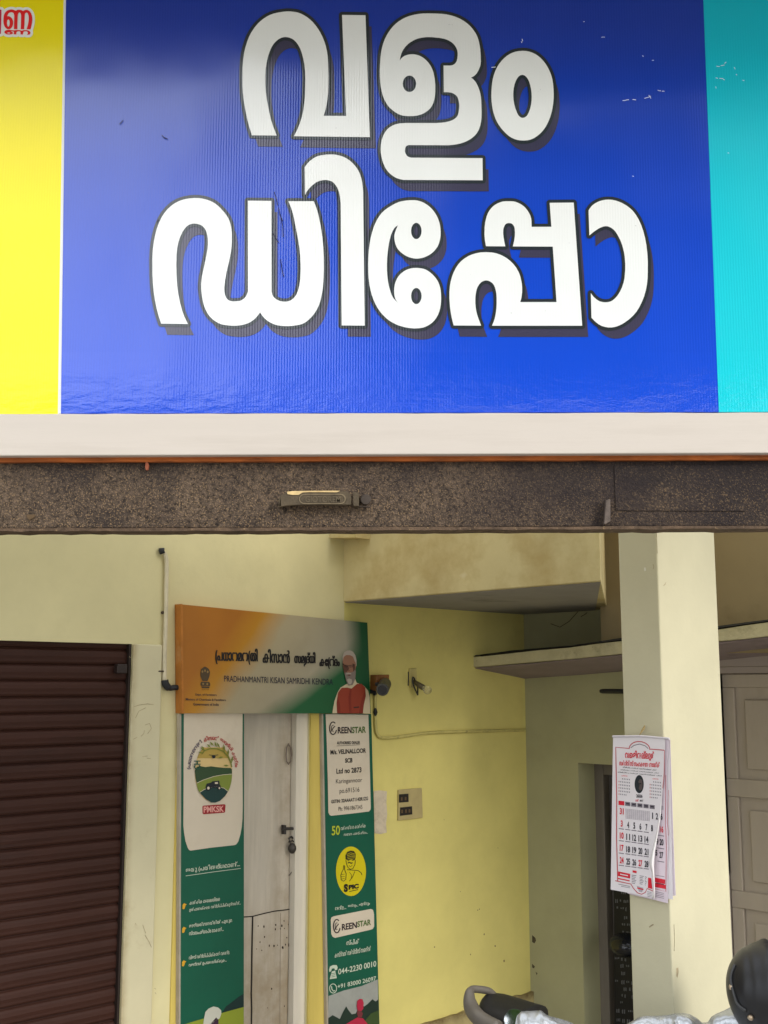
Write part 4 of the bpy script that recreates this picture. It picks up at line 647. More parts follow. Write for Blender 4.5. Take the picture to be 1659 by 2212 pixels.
MB().prism([SP.at(*q) for q in SQ], V * -.045).build('panel', uvmat('tricolour_print', tri), sg, uvf=quad_uv(SQ, SP))
board(MB(), [(391.0, 1304.6), (395, 1305.4), (397, 1541), (393, 1541)], SP.off(.002), .05).build('edge_strip', pbr('bare_edge', L(176, 112, 44), .7, .2, 12, .2, stain=L(196, 160, 112), stain_scale=5), sg)
zq = zf(690, 2360, 2.07375)
pr = Print(SP, zq)
m_bk = ink('print_black', L(24, 22, 24)); m_nv = ink('print_navy', L(30, 30, 52))
SL = .0285
def words(pr, mat, items, k=2, bold=.03):
    for body, x0, x1, y0, y1, sl in items:
        for i, dx in enumerate((-3.2, -1.2, 1.2, 3.2)): pr.btext(mat, body, x0 + dx, y0, x1 + dx, y1, sl, bold, k + .25 * i)
words(pr, m_bk, [("(പധാനമന(തി", 330, 672, 395, 528, .02), ("കിസാൻ", 716, 935, 405, 518, .02), ("സമൃദ്ധി", 975, 1143, 430, 555, .0), ("കേ(ന്ദം", 1180, 1342, 460, 568, .0)], bold=.004)
pr.btext(m_nv, "PRADHANMANTRI KISAN SAMRIDHI KENDRA", 400, 622, 1288, 672, .031, .0, 2)
pr.btext(m_nv, "Dept. of Fertilizers", 165, 768, 338, 790, .02, .012, 2)
pr.btext(m_nv, "Ministry of Chemicals & Fertilizers", 86, 806, 414, 830, .02, .012, 2)
pr.btext(m_nv, "Government of India", 148, 844, 356, 866, .02, .012, 2)
# lion-capital emblem: three heads, collar, round plinth
m_em = pbr('emblem_brown', L(74, 58, 36), .5, .15, 30, 0)
pr.poly(m_em, [(205, 600), (212, 570), (228, 556), (243, 548), (258, 556), (275, 568), (284, 595), (280, 625), (272, 648), (262, 668), (222, 666), (213, 645), (206, 625)], 2)
pr.poly(m_em, [(212, 672), (278, 674), (286, 690), (284, 708), (210, 706), (205, 690)], 2)
pr.poly(m_em, [(214, 710), (280, 712), (278, 726), (216, 724)], 2)
for a, b in ((222, 590), (243, 582), (265, 592)):
    pr.ell(pbr('emblem_light', L(140, 112, 62), .5), a, b, 7, 10, 3)
pr.ell(MATS['emblem_light'], 228, 690, 8, 9, 3); pr.ell(MATS['emblem_light'], 262, 692, 8, 9, 3)
pr.btext(m_em, "सत्यमेव जयते", 216, 732, 276, 742, .02, .01, 2)
# portrait: white-haired bearded man in a red-orange vest
m_hair = ink('print_white_hair', L(172, 160, 148)); m_skin = ink('print_skin', L(146, 104, 82)); m_vest = ink('print_vest', L(146, 58, 38)); m_slv = ink('print_sleeve', L(206, 190, 158))
m_sk2 = ink('print_skin_dark', L(96, 62, 50)); m_vs2 = ink('print_vest_dark', L(128, 44, 30)); m_hr2 = ink('print_grey_hair', L(128, 116, 108))
pr.poly(m_slv, [(1282, 930), (1300, 830), (1325, 760), (1350, 720), (1400, 690), (1480, 680), (1540, 705), (1575, 745), (1588, 800), (1592, 932)], 2)
pr.poly(m_vest, [(1322, 930), (1318, 840), (1330, 760), (1360, 722), (1405, 720), (1440, 724), (1478, 690), (1520, 690), (1552, 720), (1556, 790), (1540, 860), (1532, 931)], 3)
pr.poly(m_vs2, [(1420, 930), (1415, 800), (1425, 740), (1440, 726), (1436, 800), (1440, 930)], 3.4)
pr.poly(m_vs2, [(1322, 930), (1318, 850), (1326, 790), (1345, 850), (1350, 930)], 3.4); pr.poly(m_vs2, [(1500, 930), (1520, 820), (1552, 740), (1556, 790), (1540, 860), (1532, 930)], 3.4)
pr.poly(m_slv, [(1408, 700), (1470, 650), (1484, 690), (1440, 728), (1412, 722)], 4)
pr.poly(m_hair, [(1367, 505), (1366, 465), (1380, 432), (1402, 419), (1428, 416), (1452, 428), (1470, 455), (1480, 495), (1480, 540), (1472, 560), (1440, 520), (1400, 500)], 4)
pr.poly(m_skin, [(1369, 500), (1376, 470), (1396, 455), (1428, 455), (1452, 468), (1464, 500), (1474, 520), (1476, 545), (1470, 580), (1466, 640), (1440, 690), (1412, 690), (1392, 640), (1378, 590), (1369, 540)], 5)
pr.poly(m_sk2, [(1369, 520), (1385, 535), (1410, 545), (1414, 575), (1400, 592), (1384, 600), (1375, 570)], 5.4)
pr.poly(m_sk2, [(1448, 520), (1468, 535), (1470, 580), (1455, 600), (1450, 560)], 5.4)
pr.poly(m_hr2, [(1383, 602), (1398, 596), (1418, 600), (1440, 596), (1458, 588), (1470, 570), (1474, 590), (1470, 650), (1448, 700), (1414, 704), (1394, 660)], 6)
pr.poly(m_hair, [(1402, 655), (1420, 646), (1440, 652), (1444, 675), (1434, 694), (1416, 694)], 6.4)
pr.poly(m_hair, [(1394, 604), (1412, 598), (1434, 602), (1440, 612), (1418, 610), (1398, 614)], 6.4)
pr.poly(ink('print_mouth', L(104, 56, 50)), [(1402, 618), (1420, 614), (1436, 618), (1420, 626)], 7)
m_gl = ink('print_glasses', L(58, 44, 40))
pr.line(m_gl, [(1367, 530), (1385, 536), (1408, 538), (1410, 550), (1390, 553), (1384, 540)], 4, 7)
pr.line(m_gl, [(1410, 542), (1424, 540), (1452, 536), (1472, 532)], 4, 7); pr.line(m_gl, [(1426, 541), (1428, 553), (1450, 550), (1454, 537)], 4, 7)
pr.line(m_gl, [(1418, 548), (1412, 578), (1424, 582)], 4, 7)
pr.poly(m_gl, [(1455, 878), (1500, 874), (1502, 884), (1460, 888)], 5)
for mn_ in list(pr.lay): pass
pr.build(sg, names={'print_white_hair': 'portrait_hair', 'print_skin': 'portrait_face', 'print_vest': 'portrait_vest', 'print_sleeve': 'portrait_shirt', 'print_skin_dark': 'portrait_face', 'print_vest_dark': 'portrait_vest', 'print_grey_hair': 'portrait_beard', 'print_mouth': 'portrait_mouth', 'print_glasses': 'portrait_glasses', 'emblem_brown': 'emblem', 'emblem_light': 'emblem'})

# left vertical panel
m_grn = pbr('print_green', L(0, 84, 62), .5, .10, 4, 0.03, 30, stain=L(0, 62, 46), stain_amt=.4, stain_scale=2)
m_pap = pbr('print_beige', L(208, 196, 176), .5, .05, 3, 0.03, 30, stain=L(178, 158, 128), stain_amt=.4, stain_scale=2.5)
m_txw = ink('print_pale', L(196, 206, 186))
PP = WP.off(.03)
LQ = [(389, 1542), (527.2, 1542), (526.6, 2300), (386.5, 2300)]
lp = thing('vertical_board', PP.at(457, 2300), 'green board left of the door with a round farm emblem on white', 'sign board')
board(MB(), LQ, PP, .022).build('panel', m_grn, lp)
board(MB(), [(388.4, 1542), (391.8, 1542), (389.6, 2300), (386, 2300)], PP.off(.0012), .024).build('edge_strip', pbr('grey_edge', L(168, 158, 142), .6, .15, 9), lp)
z2 = zf(690, 2790, 3.6867); z3 = zf(690, 3340, 3.197)
pr = Print(PP, z2)
pr.poly(m_pap, [(126, 66), (978, 66), (976, 400), (976, 900), (980, 1400), (976, 1600), (966, 1720), (945, 1830), (915, 1930), (885, 1972), (860, 1982), (500, 2022), (225, 2062), (205, 2055), (185, 2030), (150, 1930), (128, 1800), (118, 1700), (120, 1200), (122, 600)], 1)
# emblem oval, clipped parts as nested shapes
def oval(y0, y1, cx=556, cy=930, rx=272, ry=435, slope=0.0, n=16):
    pts = []
    for i in range(n + 1):
        y = y0 + (y1 - y0) * i / n
        h = rx * math.sqrt(max(0, 1 - ((y - cy) / ry) ** 2)); pts.append((cx + h, y))
    return pts + [(2 * cx - x, y) for x, y in reversed(pts)]
m_e1 = ink('print_sky', L(214, 186, 128)); m_e2 = ink('print_tree', L(44, 70, 40)); m_e3 = ink('print_field', L(122, 136, 52)); m_e4 = ink('print_deep', L(14, 54, 52)); m_e5 = ink('print_ochre', L(176, 150, 70))
pr.poly(m_e1, oval(560, 1360), 2)
pr.poly(m_e5, oval(570, 720), 3)
pr.poly(m_e2, [(284, 905), (310, 850), (360, 835), (440, 850), (520, 838), (600, 850), (700, 860), (800, 862), (822, 880), (826, 950), (700, 960), (560, 985), (400, 1040), (312, 1082), (296, 1010)], 4)
pr.poly(m_e3, [(312, 1082), (400, 1040), (560, 985), (700, 960), (826, 950), (818, 1050), (795, 1140), (768, 1205), (700, 1150), (600, 1130), (480, 1150), (400, 1185), (352, 1222), (325, 1160)], 4)
pr.poly(m_e4, [(355, 1218), (420, 1175), (520, 1142), (620, 1135), (710, 1155), (768, 1203), (720, 1275), (650, 1340), (580, 1366), (520, 1362), (440, 1310)], 5)
pr.line(m_pap, [(312, 1082), (400, 1040), (560, 985), (700, 960), (826, 950)], 7, 5)
pr.line(m_pap, [(355, 1218), (420, 1175), (520, 1142), (620, 1135), (710, 1155), (768, 1203)], 7, 6)
m_ink2 = ink('print_tractor', L(16, 26, 34))
pr.poly(m_ink2, [(440, 1150), (455, 1090), (520, 1075), (540, 1055), (640, 1048), (645, 1105), (660, 1120), (655, 1160), (600, 1150), (520, 1150)], 6)
for cx_, r in ((480, 36), (640, 24)):
    pr.ell(m_ink2, cx_, 1152, r * 1.1, r * 1.15, 7); pr.ell(m_pap, cx_ + 2, 1154, r * .5, r * .6, 8)
pr.poly(m_pap, [(575, 1070), (618, 1066), (620, 1092), (578, 1096)], 7)
pr.line(m_ink2, [(490, 672), (560, 680), (625, 672)], 9, 6); pr.poly(m_ink2, [(530, 690), (545, 682), (575, 684), (592, 700), (570, 722), (545, 722)], 6)
m_lf = ink('print_leaf', L(112, 122, 44))
pr.line(m_lf, [(385, 660), (430, 610), (500, 582), (600, 580), (700, 620), (770, 700), (810, 790), (822, 850)], 16, 6)
for x, y, a, l in [(440, 610, 3.6, 80), (420, 590, 4.0, 60), (520, 570, 3.9, 80), (560, 545, 4.0, 90), (600, 560, 4.4, 90), (650, 575, 4.2, 100), (720, 630, 4.55, 120), (770, 690, 4.7, 110), (815, 800, 4.9, 120), (700, 700, 2.9, 80), (780, 830, 3.2, 80), (390, 640, 3.3, 50)]:
    ca, sa = math.cos(a), math.sin(a)
    pr.poly(m_lf, [(x, y), (x + ca * l * .5 - sa * 14, y + sa * l * .5 + ca * 14), (x + ca * l, y + sa * l), (x + ca * l * .5 + sa * 14, y + sa * l * .5 - ca * 14)], 7)
m_tel = ink('print_teal', L(14, 78, 64))
pr.text(m_tel, "CH", (272, 885), (272, 755), (368, 755), (368, 885), .03, 7)
def arc_word(body, mat, a0, a1, cx=545, cy=905, rx=385, ry=520, h=72, bold=.03):
    """letters one after the other along an oval"""
    vs, fs = text2d(body, bold)
    x0 = min(v[0] for v in vs); x1 = max(v[0] for v in vs); y0 = min(v[1] for v in vs); y1 = max(v[1] for v in vs)
    out = []
    for x, y in vs:
        a = a0 + (a1 - a0) * (x - x0) / (x1 - x0); r = (y - y0) / (y1 - y0) * h
        out.append((cx + (rx - h + r) * math.cos(a), cy - (ry - h + r) * math.sin(a)))
    pl = pr.pl.off(pr.step * 3)
    pr._mb(mat, 3).add([pl.at(*pr.f(*q)) for q in out], fs)
m_pur = ink('print_purple', L(52, 40, 78)); m_red = ink('print_red', L(170, 44, 44))
arc_word("(പധാനമന(തി", m_pur, math.pi * .985, math.pi * .655)
arc_word("കിസാൻ", m_red, math.pi * .625, math.pi * .42)
arc_word("സമൃദ്ധി", m_red, math.pi * .40, math.pi * .21)
arc_word("കേ(ന്ദം", m_red, math.pi * .19, math.pi * .035)
pr.poly(ink('print_crimson', L(150, 26, 34)), [(395, 1420), (410, 1408), (715, 1388), (730, 1400), (724, 1500), (710, 1512), (415, 1534), (396, 1522)], 2)
pr.btext(ink('print_pink', L(224, 160, 150)), "PMKSK", 412, 1422, 708, 1512, -.045, .03, 3)
pr.build(lp, names={'print_beige': 'white_field', 'print_sky': 'emblem', 'print_tree': 'emblem', 'print_field': 'emblem', 'print_deep': 'emblem', 'print_ochre': 'emblem', 'print_tractor': 'emblem', 'print_leaf': 'emblem', 'print_crimson': 'emblem'})
pr = Print(PP, z3)
pr.btext(m_txw, "ഇതു (പതിബദ്ധമാണ്...", 132, 240, 815, 320, -.117, .02)
pr.line(m_txw, [(132, 348), (480, 298), (822, 254)], 7, 2)
for s, x0, x1, y0, y1 in [("കാർഷിക മേഖലയിലെ", 180, 562, 660, 712), ("ഉൽപാദനക്ഷമത വർദ്ധിപ്പിക്കുന്നതിന്...", 178, 825, 750, 805), ("രാജ്യത്ഥാനത്തിൽ പുതുമ", 176, 715, 950, 1012), ("സ്വയംപര്യാപ്തമാകാൻ...", 174, 608, 1045, 1098), ("വിളവ് വർദ്ധിപ്പിക്കാൻ വേണ്ട", 172, 682, 1350, 1412), ("വളങ്ങൾ ഉപയോഗിക്കുക...", 170, 648, 1445, 1500)]:
    pr.btext(m_txw, s, x0, y0, x1, y1, -.135, .02)
m_gold = ink('print_gold', L(206, 158, 40))
for x, y in ((112, 728), (108, 1026), (106, 1448)):
    hp_ = Print(PP, z3)
    hp_.poly(m_gold, [(x - 20, y - 15), (x, y - 38), (x + 14, y - 30), (x + 34, y - 22), (x + 18, y - 8), (x + 10, y + 20), (x, y + 40), (x - 22, y + 35)], 2)
    hp_.build(lp, 'hand_mark')
pr.poly(ink('print_shade', L(10, 42, 40)), [(590, 2070), (640, 1990), (720, 1930), (800, 1870), (862, 1830), (862, 2010), (700, 2050)], 1)
pr.poly(ink('print_grass', L(136, 148, 42)), [(70, 2230), (200, 2190), (400, 2130), (580, 2075), (862, 1998), (862, 2500), (60, 2500)], 2)
pr.poly(ink('print_turban', L(196, 196, 182)), [(350, 2240), (362, 2150), (380, 2060), (420, 2018), (480, 1992), (540, 2005), (578, 2040), (580, 2085), (560, 2140), (500, 2180), (420, 2250)], 3)
pr.poly(ink('print_dusk', L(58, 32, 54)), [(420, 2250), (470, 2180), (515, 2130), (545, 2160), (540, 2300), (400, 2300)], 3)
pr.build(lp, names={'print_gold': 'hand_mark', 'print_grass': 'field_picture', 'print_turban': 'farmer_picture', 'print_dusk': 'farmer_picture', 'print_shade': 'field_picture'})

# right vertical panel
RQ = [(696.5, 1542), (802, 1542), (822, 2300), (709, 2300)]
rp = thing('vertical_board', PP.at(757, 2300), 'green board right of the door listing the dealer and phone numbers', 'sign board')
board(MB(), RQ, PP, .022).build('panel', m_grn, rp)
board(MB(), [(694.8, 1542), (698.2, 1542), (711.4, 2300), (707.6, 2300)], PP.off(.0012), .024).build('edge_strip', MATS['grey_edge'], rp)
z4 = zf(1260, 2790, 3.6867); z5 = zf(1260, 3340, 3.197)
pr = Print(PP, z4)
pr.poly(m_pap, [(82, 80), (702, 88), (712, 400), (724, 900), (738, 1430), (734, 1468), (710, 1494), (450, 1525), (165, 1556), (140, 1545), (122, 1510), (112, 1000), (98, 500)], 1)
def glogo(pr, cx, cy, rx, ry, k=3):
    arc = lambda a0, a1, f: [(cx + rx * f * math.cos(a0 + (a1 - a0) * i / 18), cy + ry * f * math.sin(a0 + (a1 - a0) * i / 18)) for i in range(19)]
    pr.line(m_lg, arc(-.9, -6.0, .86), rx * .26, k)
    pr.line(m_lg, arc(-1.2, -5.2, .42), rx * .16, k)
    pr.line(m_lg, [(cx - rx * .45, cy + ry * .45), (cx, cy), (cx + rx * .5, cy - ry * .3)], rx * .22, k)
m_lg = ink('print_logo_brown', L(46, 34, 40)); m_lgg = ink('print_logo_green', L(78, 104, 48))
glogo(pr, 190, 285, 58, 105)
pr.btext(m_lg, "REEN", 258, 268, 458, 362, -.02, .03); pr.btext(m_lgg, "STAR", 462, 265, 668, 360, -.04, .03)
pr.btext(m_bk, "AUTHORISED DEALER", 245, 478, 582, 522, -.02, .03); pr.line(m_bk, [(240, 542), (580, 526)], 5, 2)
pr.btext(m_bk, "M/s. VELINALLOOR", 152, 600, 668, 668, -.05, .03)
pr.btext(m_bk, "SCB", 365, 722, 472, 788, -.05, .03); pr.btext(m_bk, "Ltd no 2873", 238, 872, 602, 948, -.06, .025)
pr.btext(m_bk, "Karingannoor", 232, 1025, 612, 1108, -.06, -.002); pr.btext(m_bk, "po.691516", 285, 1160, 572, 1250, -.07, -.002)
pr.btext(m_bk, "GSTIN: 32AAAAT1142R1ZG", 162, 1326, 698, 1378, -.09, .03); pr.btext(m_bk, "Ph: 9961867345", 268, 1428, 615, 1488, -.09, -.002)
pr.btext(ink('print_lime', L(176, 186, 48)), "50", 170, 1705, 290, 1842, -.08, .02)
pr.btext(m_txw, "വർഷത്തെ കാർഷിക", 300, 1705, 665, 1765, -.11, .015); pr.btext(m_txw, "സേവന പാരമ്പര്യം...", 345, 1805, 695, 1850, -.10, .015)
pr.build(rp, names={'print_beige': 'white_field', 'print_logo_brown': 'logo_lettering', 'print_logo_green': 'logo_lettering'})
pr = Print(PP, z5)
m_oy = ink('print_yellow', L(206, 190, 14)); m_ol = ink('print_olive', L(44, 42, 20))
pr.ell(m_oy, 390, 290, 189, 312, 1, 40)
# farmer line drawing in the oval: turban, face, shoulders, raised thumb
def ln(pts, wd=7): pr.line(m_ol, pts, wd, 2)
pr.poly(m_ol, [(322, 140), (320, 90), (345, 45), (390, 28), (430, 36), (450, 70), (448, 120), (440, 150), (400, 140), (355, 150)], 2)
for i in range(4): pr.line(m_oy, [(335 + i * 4, 78 + i * 18), (385, 58 + i * 22), (440, 72 + i * 16)], 5, 3)
ln([(325, 150), (335, 200), (355, 245), (380, 265), (415, 255), (440, 205), (446, 150)], 8); ln([(350, 185), (375, 178), (392, 190), (410, 180)], 14); ln([(365, 215), (380, 235), (405, 215)], 6)
ln([(345, 160), (370, 156)], 7); ln([(400, 155), (428, 150)], 7)
ln([(340, 270), (410, 275), (480, 280), (520, 310), (528, 335)], 8); ln([(440, 290), (410, 360), (370, 415)], 7); ln([(370, 300), (400, 340), (390, 390)], 5)
ln([(300, 215), (298, 260), (275, 300), (262, 340), (268, 400), (300, 415), (325, 390), (330, 320), (310, 270), (312, 225), (300, 215)], 8); ln([(270, 330), (310, 325)], 5); ln([(268, 360), (312, 352)], 5); ln([(275, 388), (310, 380)], 5)
pr.btext(m_bk, "S", 302, 450, 352, 552, -.05, .06, 3); pr.btext(m_bk, "PIC", 362, 462, 488, 522, -.14, .06, 3)
pr.line(m_ol, [(370, 545), (480, 520)], 8, 2)
pr.btext(m_txw, "നന്മ...", 190, 728, 330, 780, -.1, .02); pr.btext(m_txw, "ഇന്നും...", 352, 705, 482, 755, -.1, .02); pr.btext(m_txw, "എന്നും", 492, 680, 628, 735, -.1, .02)
pr.poly(m_pap, [(135, 900), (145, 870), (175, 855), (640, 764), (668, 775), (680, 830), (682, 985), (665, 1015), (640, 1025), (190, 1128), (160, 1115), (142, 1080)], 1)
glogo(pr, 212, 980, 48, 98)
pr.btext(m_lg, "REEN", 275, 955, 465, 1035, -.16, .03); pr.btext(m_lgg, "STAR", 470, 920, 642, 995, -.17, .03)
pr.btext(m_txw, "സ്പിക്", 332, 1155, 492, 1222, -.13, .02); pr.btext(m_txw, "കസ്റ്റമർ സർവ്വീസ് സെന്റർ", 185, 1310, 640, 1378, -.19, .02)
pr.btext(m_txw, "044-2230 0010", 230, 1520, 708, 1592, -.22, .015); pr.btext(m_txw, "+91 83000 26097", 222, 1715, 705, 1770, -.22, .012)
pr.poly(m_txw, [(115, 1530), (125, 1490), (165, 1470), (210, 1470), (222, 1500), (215, 1530), (190, 1535), (180, 1510), (150, 1515), (140, 1545), (120, 1560)], 2)
pr.poly(m_txw, [(150, 1550), (190, 1540), (212, 1635), (122, 1648)], 2)
for i in range(3): pr.line(m_grn, [(145, 1580 + i * 20), (195, 1570 + i * 20)], 6, 3)
pr.line(m_txw, [(165 + 44 * math.cos(a), 1765 + 58 * math.sin(a)) for a in [k * math.pi / 10 for k in range(21)]], 9, 2)
pr.line(m_txw, [(145, 1738), (150, 1775), (172, 1800), (188, 1790)], 11, 2)
pr.poly(pbr('print_cloud', L(150, 152, 146), .5, .15, 6), [(108, 1860), (300, 1790), (520, 1735), (728, 1650), (732, 2000), (560, 2060), (105, 2240)], 1)
pr.poly(ink('print_pine', L(26, 46, 36)), [(105, 2140), (160, 2100), (250, 2150), (290, 2060), (330, 1990), (360, 2040), (400, 2090), (450, 2080), (500, 1990), (560, 1990), (600, 1960), (660, 1900), (700, 1930), (738, 1900), (742, 2600), (105, 2600)], 2)
pr.poly(ink('print_meadow', L(56, 76, 36)), [(560, 2180), (640, 2080), (742, 2040), (742, 2600), (560, 2600)], 3)
m_mag = ink('print_magenta', L(170, 34, 62))
pr.poly(m_mag, [(462, 1990), (470, 1920), (500, 1896), (535, 1900), (550, 1950), (545, 2020), (520, 2050), (475, 2040)], 4)
pr.poly(ink('print_face', L(110, 44, 50)), [(470, 2040), (520, 2045), (540, 2080), (525, 2130), (480, 2130), (465, 2080)], 4)
pr.poly(m_mag, [(300, 2230), (400, 2170), (470, 2130), (540, 2140), (600, 2210), (640, 2500), (280, 2500)], 4)
pr.build(rp, names={'print_yellow': 'logo_oval', 'print_olive': 'logo_oval', 'print_beige': 'white_field', 'print_logo_brown': 'logo_lettering', 'print_logo_green': 'logo_lettering', 'print_cloud': 'farm_picture', 'print_pine': 'farm_picture', 'print_meadow': 'farm_picture', 'print_magenta': 'farmer_picture', 'print_face': 'farmer_picture'})

# ---------------------------------------------------------------- fittings on the side wall
zc = zf(440, 2120, 3.456)
W_ = lambda f, x, y, d: WP.off(d).at(*f(x, y))
def smooth_path(pts, n=6):
    out = []
    for i in range(len(pts) - 1):
        p0, p1, p2, p3 = pts[max(i - 1, 0)], pts[i], pts[i + 1], pts[min(i + 2, len(pts) - 1)]
        for k in range(n):
            t = k / n
            out.append(0.5 * ((2 * p1) + (p2 - p0) * t + (2 * p0 - 5 * p1 + 4 * p2 - p3) * t * t + (3 * p1 - p0 - 3 * p2 + p3) * t ** 3))
    return out + [pts[-1]]
cd = thing('conduit_pipe', W_(zc, 720, 1900, 0), 'bent white conduit pipe with black taped ends left of the orange board', 'pipe')
m_pvc = pbr('old_pvc', L(206, 196, 168), .5, .10, 14, .1, 80, stain=L(140, 122, 92), stain_amt=.5, stain_scale=9, stain_lo=.6)
m_tape = pbr('black_tape', (0.015, 0.016, 0.02), .5, .2)
MB().tube(smooth_path([W_(zc, *q, .016) for q in [(690, 165), (728, 225), (745, 300), (747, 420), (742, 700), (738, 1000), (730, 1300), (722, 1500), (719, 1750), (719, 1930)]]), .0098, 12).build('tube', m_pvc, cd, smooth=True)
MB().tube([W_(zc, *q, .016) for q in [(678, 132), (680, 170), (692, 205)]], .013, 10).tube(smooth_path([W_(zc, *q, .018) for q in [(722, 1930), (735, 1985), (780, 2035), (850, 2030), (925, 2032)]]), [.016] * 12 + [.012] * 13, 10).build('taped_end', m_tape, cd, smooth=True)
cl = MB()
for y, x0, x1 in ((1808, 590, 712), (1010, 690, 745)):
    cl.tube([W_(zc, x0, y, .006), W_(zc, x1, y, .02)], .004, 6); cl.ball(W_(zc, x0, y, .006), .007)
cl.build('clip', pbr('clip_iron', L(70, 56, 44), .7, .2), cd)
z9 = zf(1440, 2620, 3.253)
cam2 = thing('security_camera', W_(z9, 140, 215, 0), 'small grey security camera on a brown wooden block', 'camera')
bx = [W_(z9, *q, .0) for q in [(58, 122), (218, 118), (216, 318), (52, 322)]]
MB().prism(bx, V * .05).build('wood_block', pbr('brown_wood', L(134, 88, 44), .6, .25, 18, .3, 60, stretch=(1, 1, .2), stain=L(70, 42, 22), stain_scale=8), cam2, bevel=.003)
ax0, ax1 = W_(z9, 248, 238, .065), W_(z9, 214, 312, .155)
dv = (ax1 - ax0).normalized()
MB().tube([ax0 - dv * .012, ax0, ax1, ax1 + dv * .003], [.025, .032, .032, .029], 20).build('camera_body', pbr('camera_grey', L(66, 66, 62), .4, .08, 20), cam2, bevel=.002)
MB().disc(ax1 + dv * .002, dv, .023, .004, 20).build('lens', pbr('lens_black', (0.006, 0.006, 0.008), .12, .05, bump=0, spec=.6), cam2)
MB().tube([W_(z9, 120, 240, .05), W_(z9, 200, 240, .07), ax0], .009, 8).build('bracket', pbr('bracket_black', (0.02, 0.02, 0.02), .5), cam2)
ca = thing('cable', W_(z9, 190, 920, 0), 'thin cable run painted into the yellow wall below the camera', 'cable')
pth = smooth_path([W_(z9, *q, .010) for q in [(60, 335), (110, 340), (120, 400), (122, 520), (125, 640), (128, 780), (140, 860), (190, 920), (330, 925), (500, 905), (720, 872), (1041, 852)]] + [WP.off(.010).at(1090, 1578), WP.off(.010).at(1134, 1577)])
MB().tube(pth, .0085, 8).build('cable_run', pbr('painted_cable', L(196, 184, 112), .6, .12, 20, .1, stain=L(60, 52, 34), stain_scale=12, stain_amt=.7), ca, smooth=True)
MB().tube([W_(z9, *q, .016) for q in [(50, 336), (110, 338), (122, 375)]], .011, 8).tube([W_(z9, *q, .012) for q in [(122, 545), (124, 600), (124, 650)]], [.006, .012, .005], 8).build('taped_joint', m_tape, ca)
bh = thing('bulb_holder', W_(z9, 600, 200, 0), 'bare glass bulb in a loose holder with dark wires on the yellow wall', 'light bulb')
MB().prism([W_(z9, *q, .0) for q in [(545, 40), (632, 34), (640, 270), (560, 295)]], V * .012).build('back_plate', pbr('plate_cream', L(196, 182, 116), .6, .1, 20, .1, stain=L(120, 104, 60), stain_scale=10), bh, bevel=.002)
MB().tube(smooth_path([W_(z9, *q, .03) for q in [(600, 150), (625, 170), (635, 215), (665, 270), (665, 375)]]), .004, 6).tube(smooth_path([W_(z9, *q, .035) for q in [(600, 160), (605, 230), (635, 310), (668, 380)]]), .004, 6).tube(smooth_path([W_(z9, *q, .035) for q in [(545, 80), (548, 150), (545, 260)]]), .003, 6).build('wire', m_tape, bh)
h0, h1 = W_(z9, 610, 200, .02), W_(z9, 735, 285, .075)
MB().tube([h0, h0.lerp(h1, .6), h1], [.010, .014, .016], 12).build('socket', pbr('socket_brown', L(92, 82, 58), .5, .2, 30, .1, stain=L(40, 34, 28), stain_scale=20), bh, smooth=True)
gm = bpy.data.materials.new('bulb_glass'); gm.use_nodes = True
gb = gm.node_tree.nodes['Principled BSDF']; gb.inputs['Transmission Weight'].default_value = .95; gb.inputs['Roughness'].default_value = .08; gb.inputs['Base Color'].default_value = (.9, .88, .8, 1)
MB().tube([h1, h1.lerp(W_(z9, 790, 315, .1), .4)], [.010, .016], 12).ball(W_(z9, 792, 316, .1), .022).build('bulb', gm, bh, smooth=True)
sb = thing('switch_board', W_(z9, 555, 1775, 0), 'cream electrical switch board with two dark open slots', 'switch board')
sq_ = [(405, 1590), (702, 1568), (712, 1950), (400, 1986)]
MB().prism([W_(z9, *q, 0) for q in sq_], V * .012).build('box', pbr('box_cream', L(178, 162, 112), .55, .1, 14, .1, 50, stain=L(130, 112, 70), stain_scale=7), sb, bevel=.003)
pr = Print(WP.off(.012), z9, .0015)
m_slot = pbr('slot_black', (0.015, 0.012, 0.01), .5, .3, 40)
pr.poly(m_slot, [(425, 1652), (548, 1642), (550, 1748), (426, 1758)], 1); pr.poly(m_slot, [(440, 1820), (594, 1804), (597, 1908), (438, 1928)], 1)
m_sw = pbr('switch_brown', L(96, 76, 52), .5, .2)
for x, y in ((450, 1690), (500, 1685), (455, 1850), (505, 1845), (550, 1842)): pr.poly(m_sw, [(x, y), (x + 22, y - 2), (x + 22, y + 42), (x, y + 44)], 2)
pr.build(sb, 'slot', names={'switch_brown': 'switch'})
pn = MB().prism([W_(z9, *q, .001) for q in [(100, 1608), (180, 1600), (268, 1612), (262, 1760), (272, 1900), (258, 2020), (266, 2140), (190, 2160), (112, 2150), (106, 1900)]], V * .002)
pno = pn.build('paper_notice', pbr('torn_paper', L(206, 192, 168), .8, .12, 22, .2, 90, stain=L(132, 116, 92), stain_amt=.7, stain_scale=16, stain_lo=.5), None, W_(z9, 185, 1880, 0))
tag(pno, 'peeling smudged paper notice beside the switch board', 'notice')

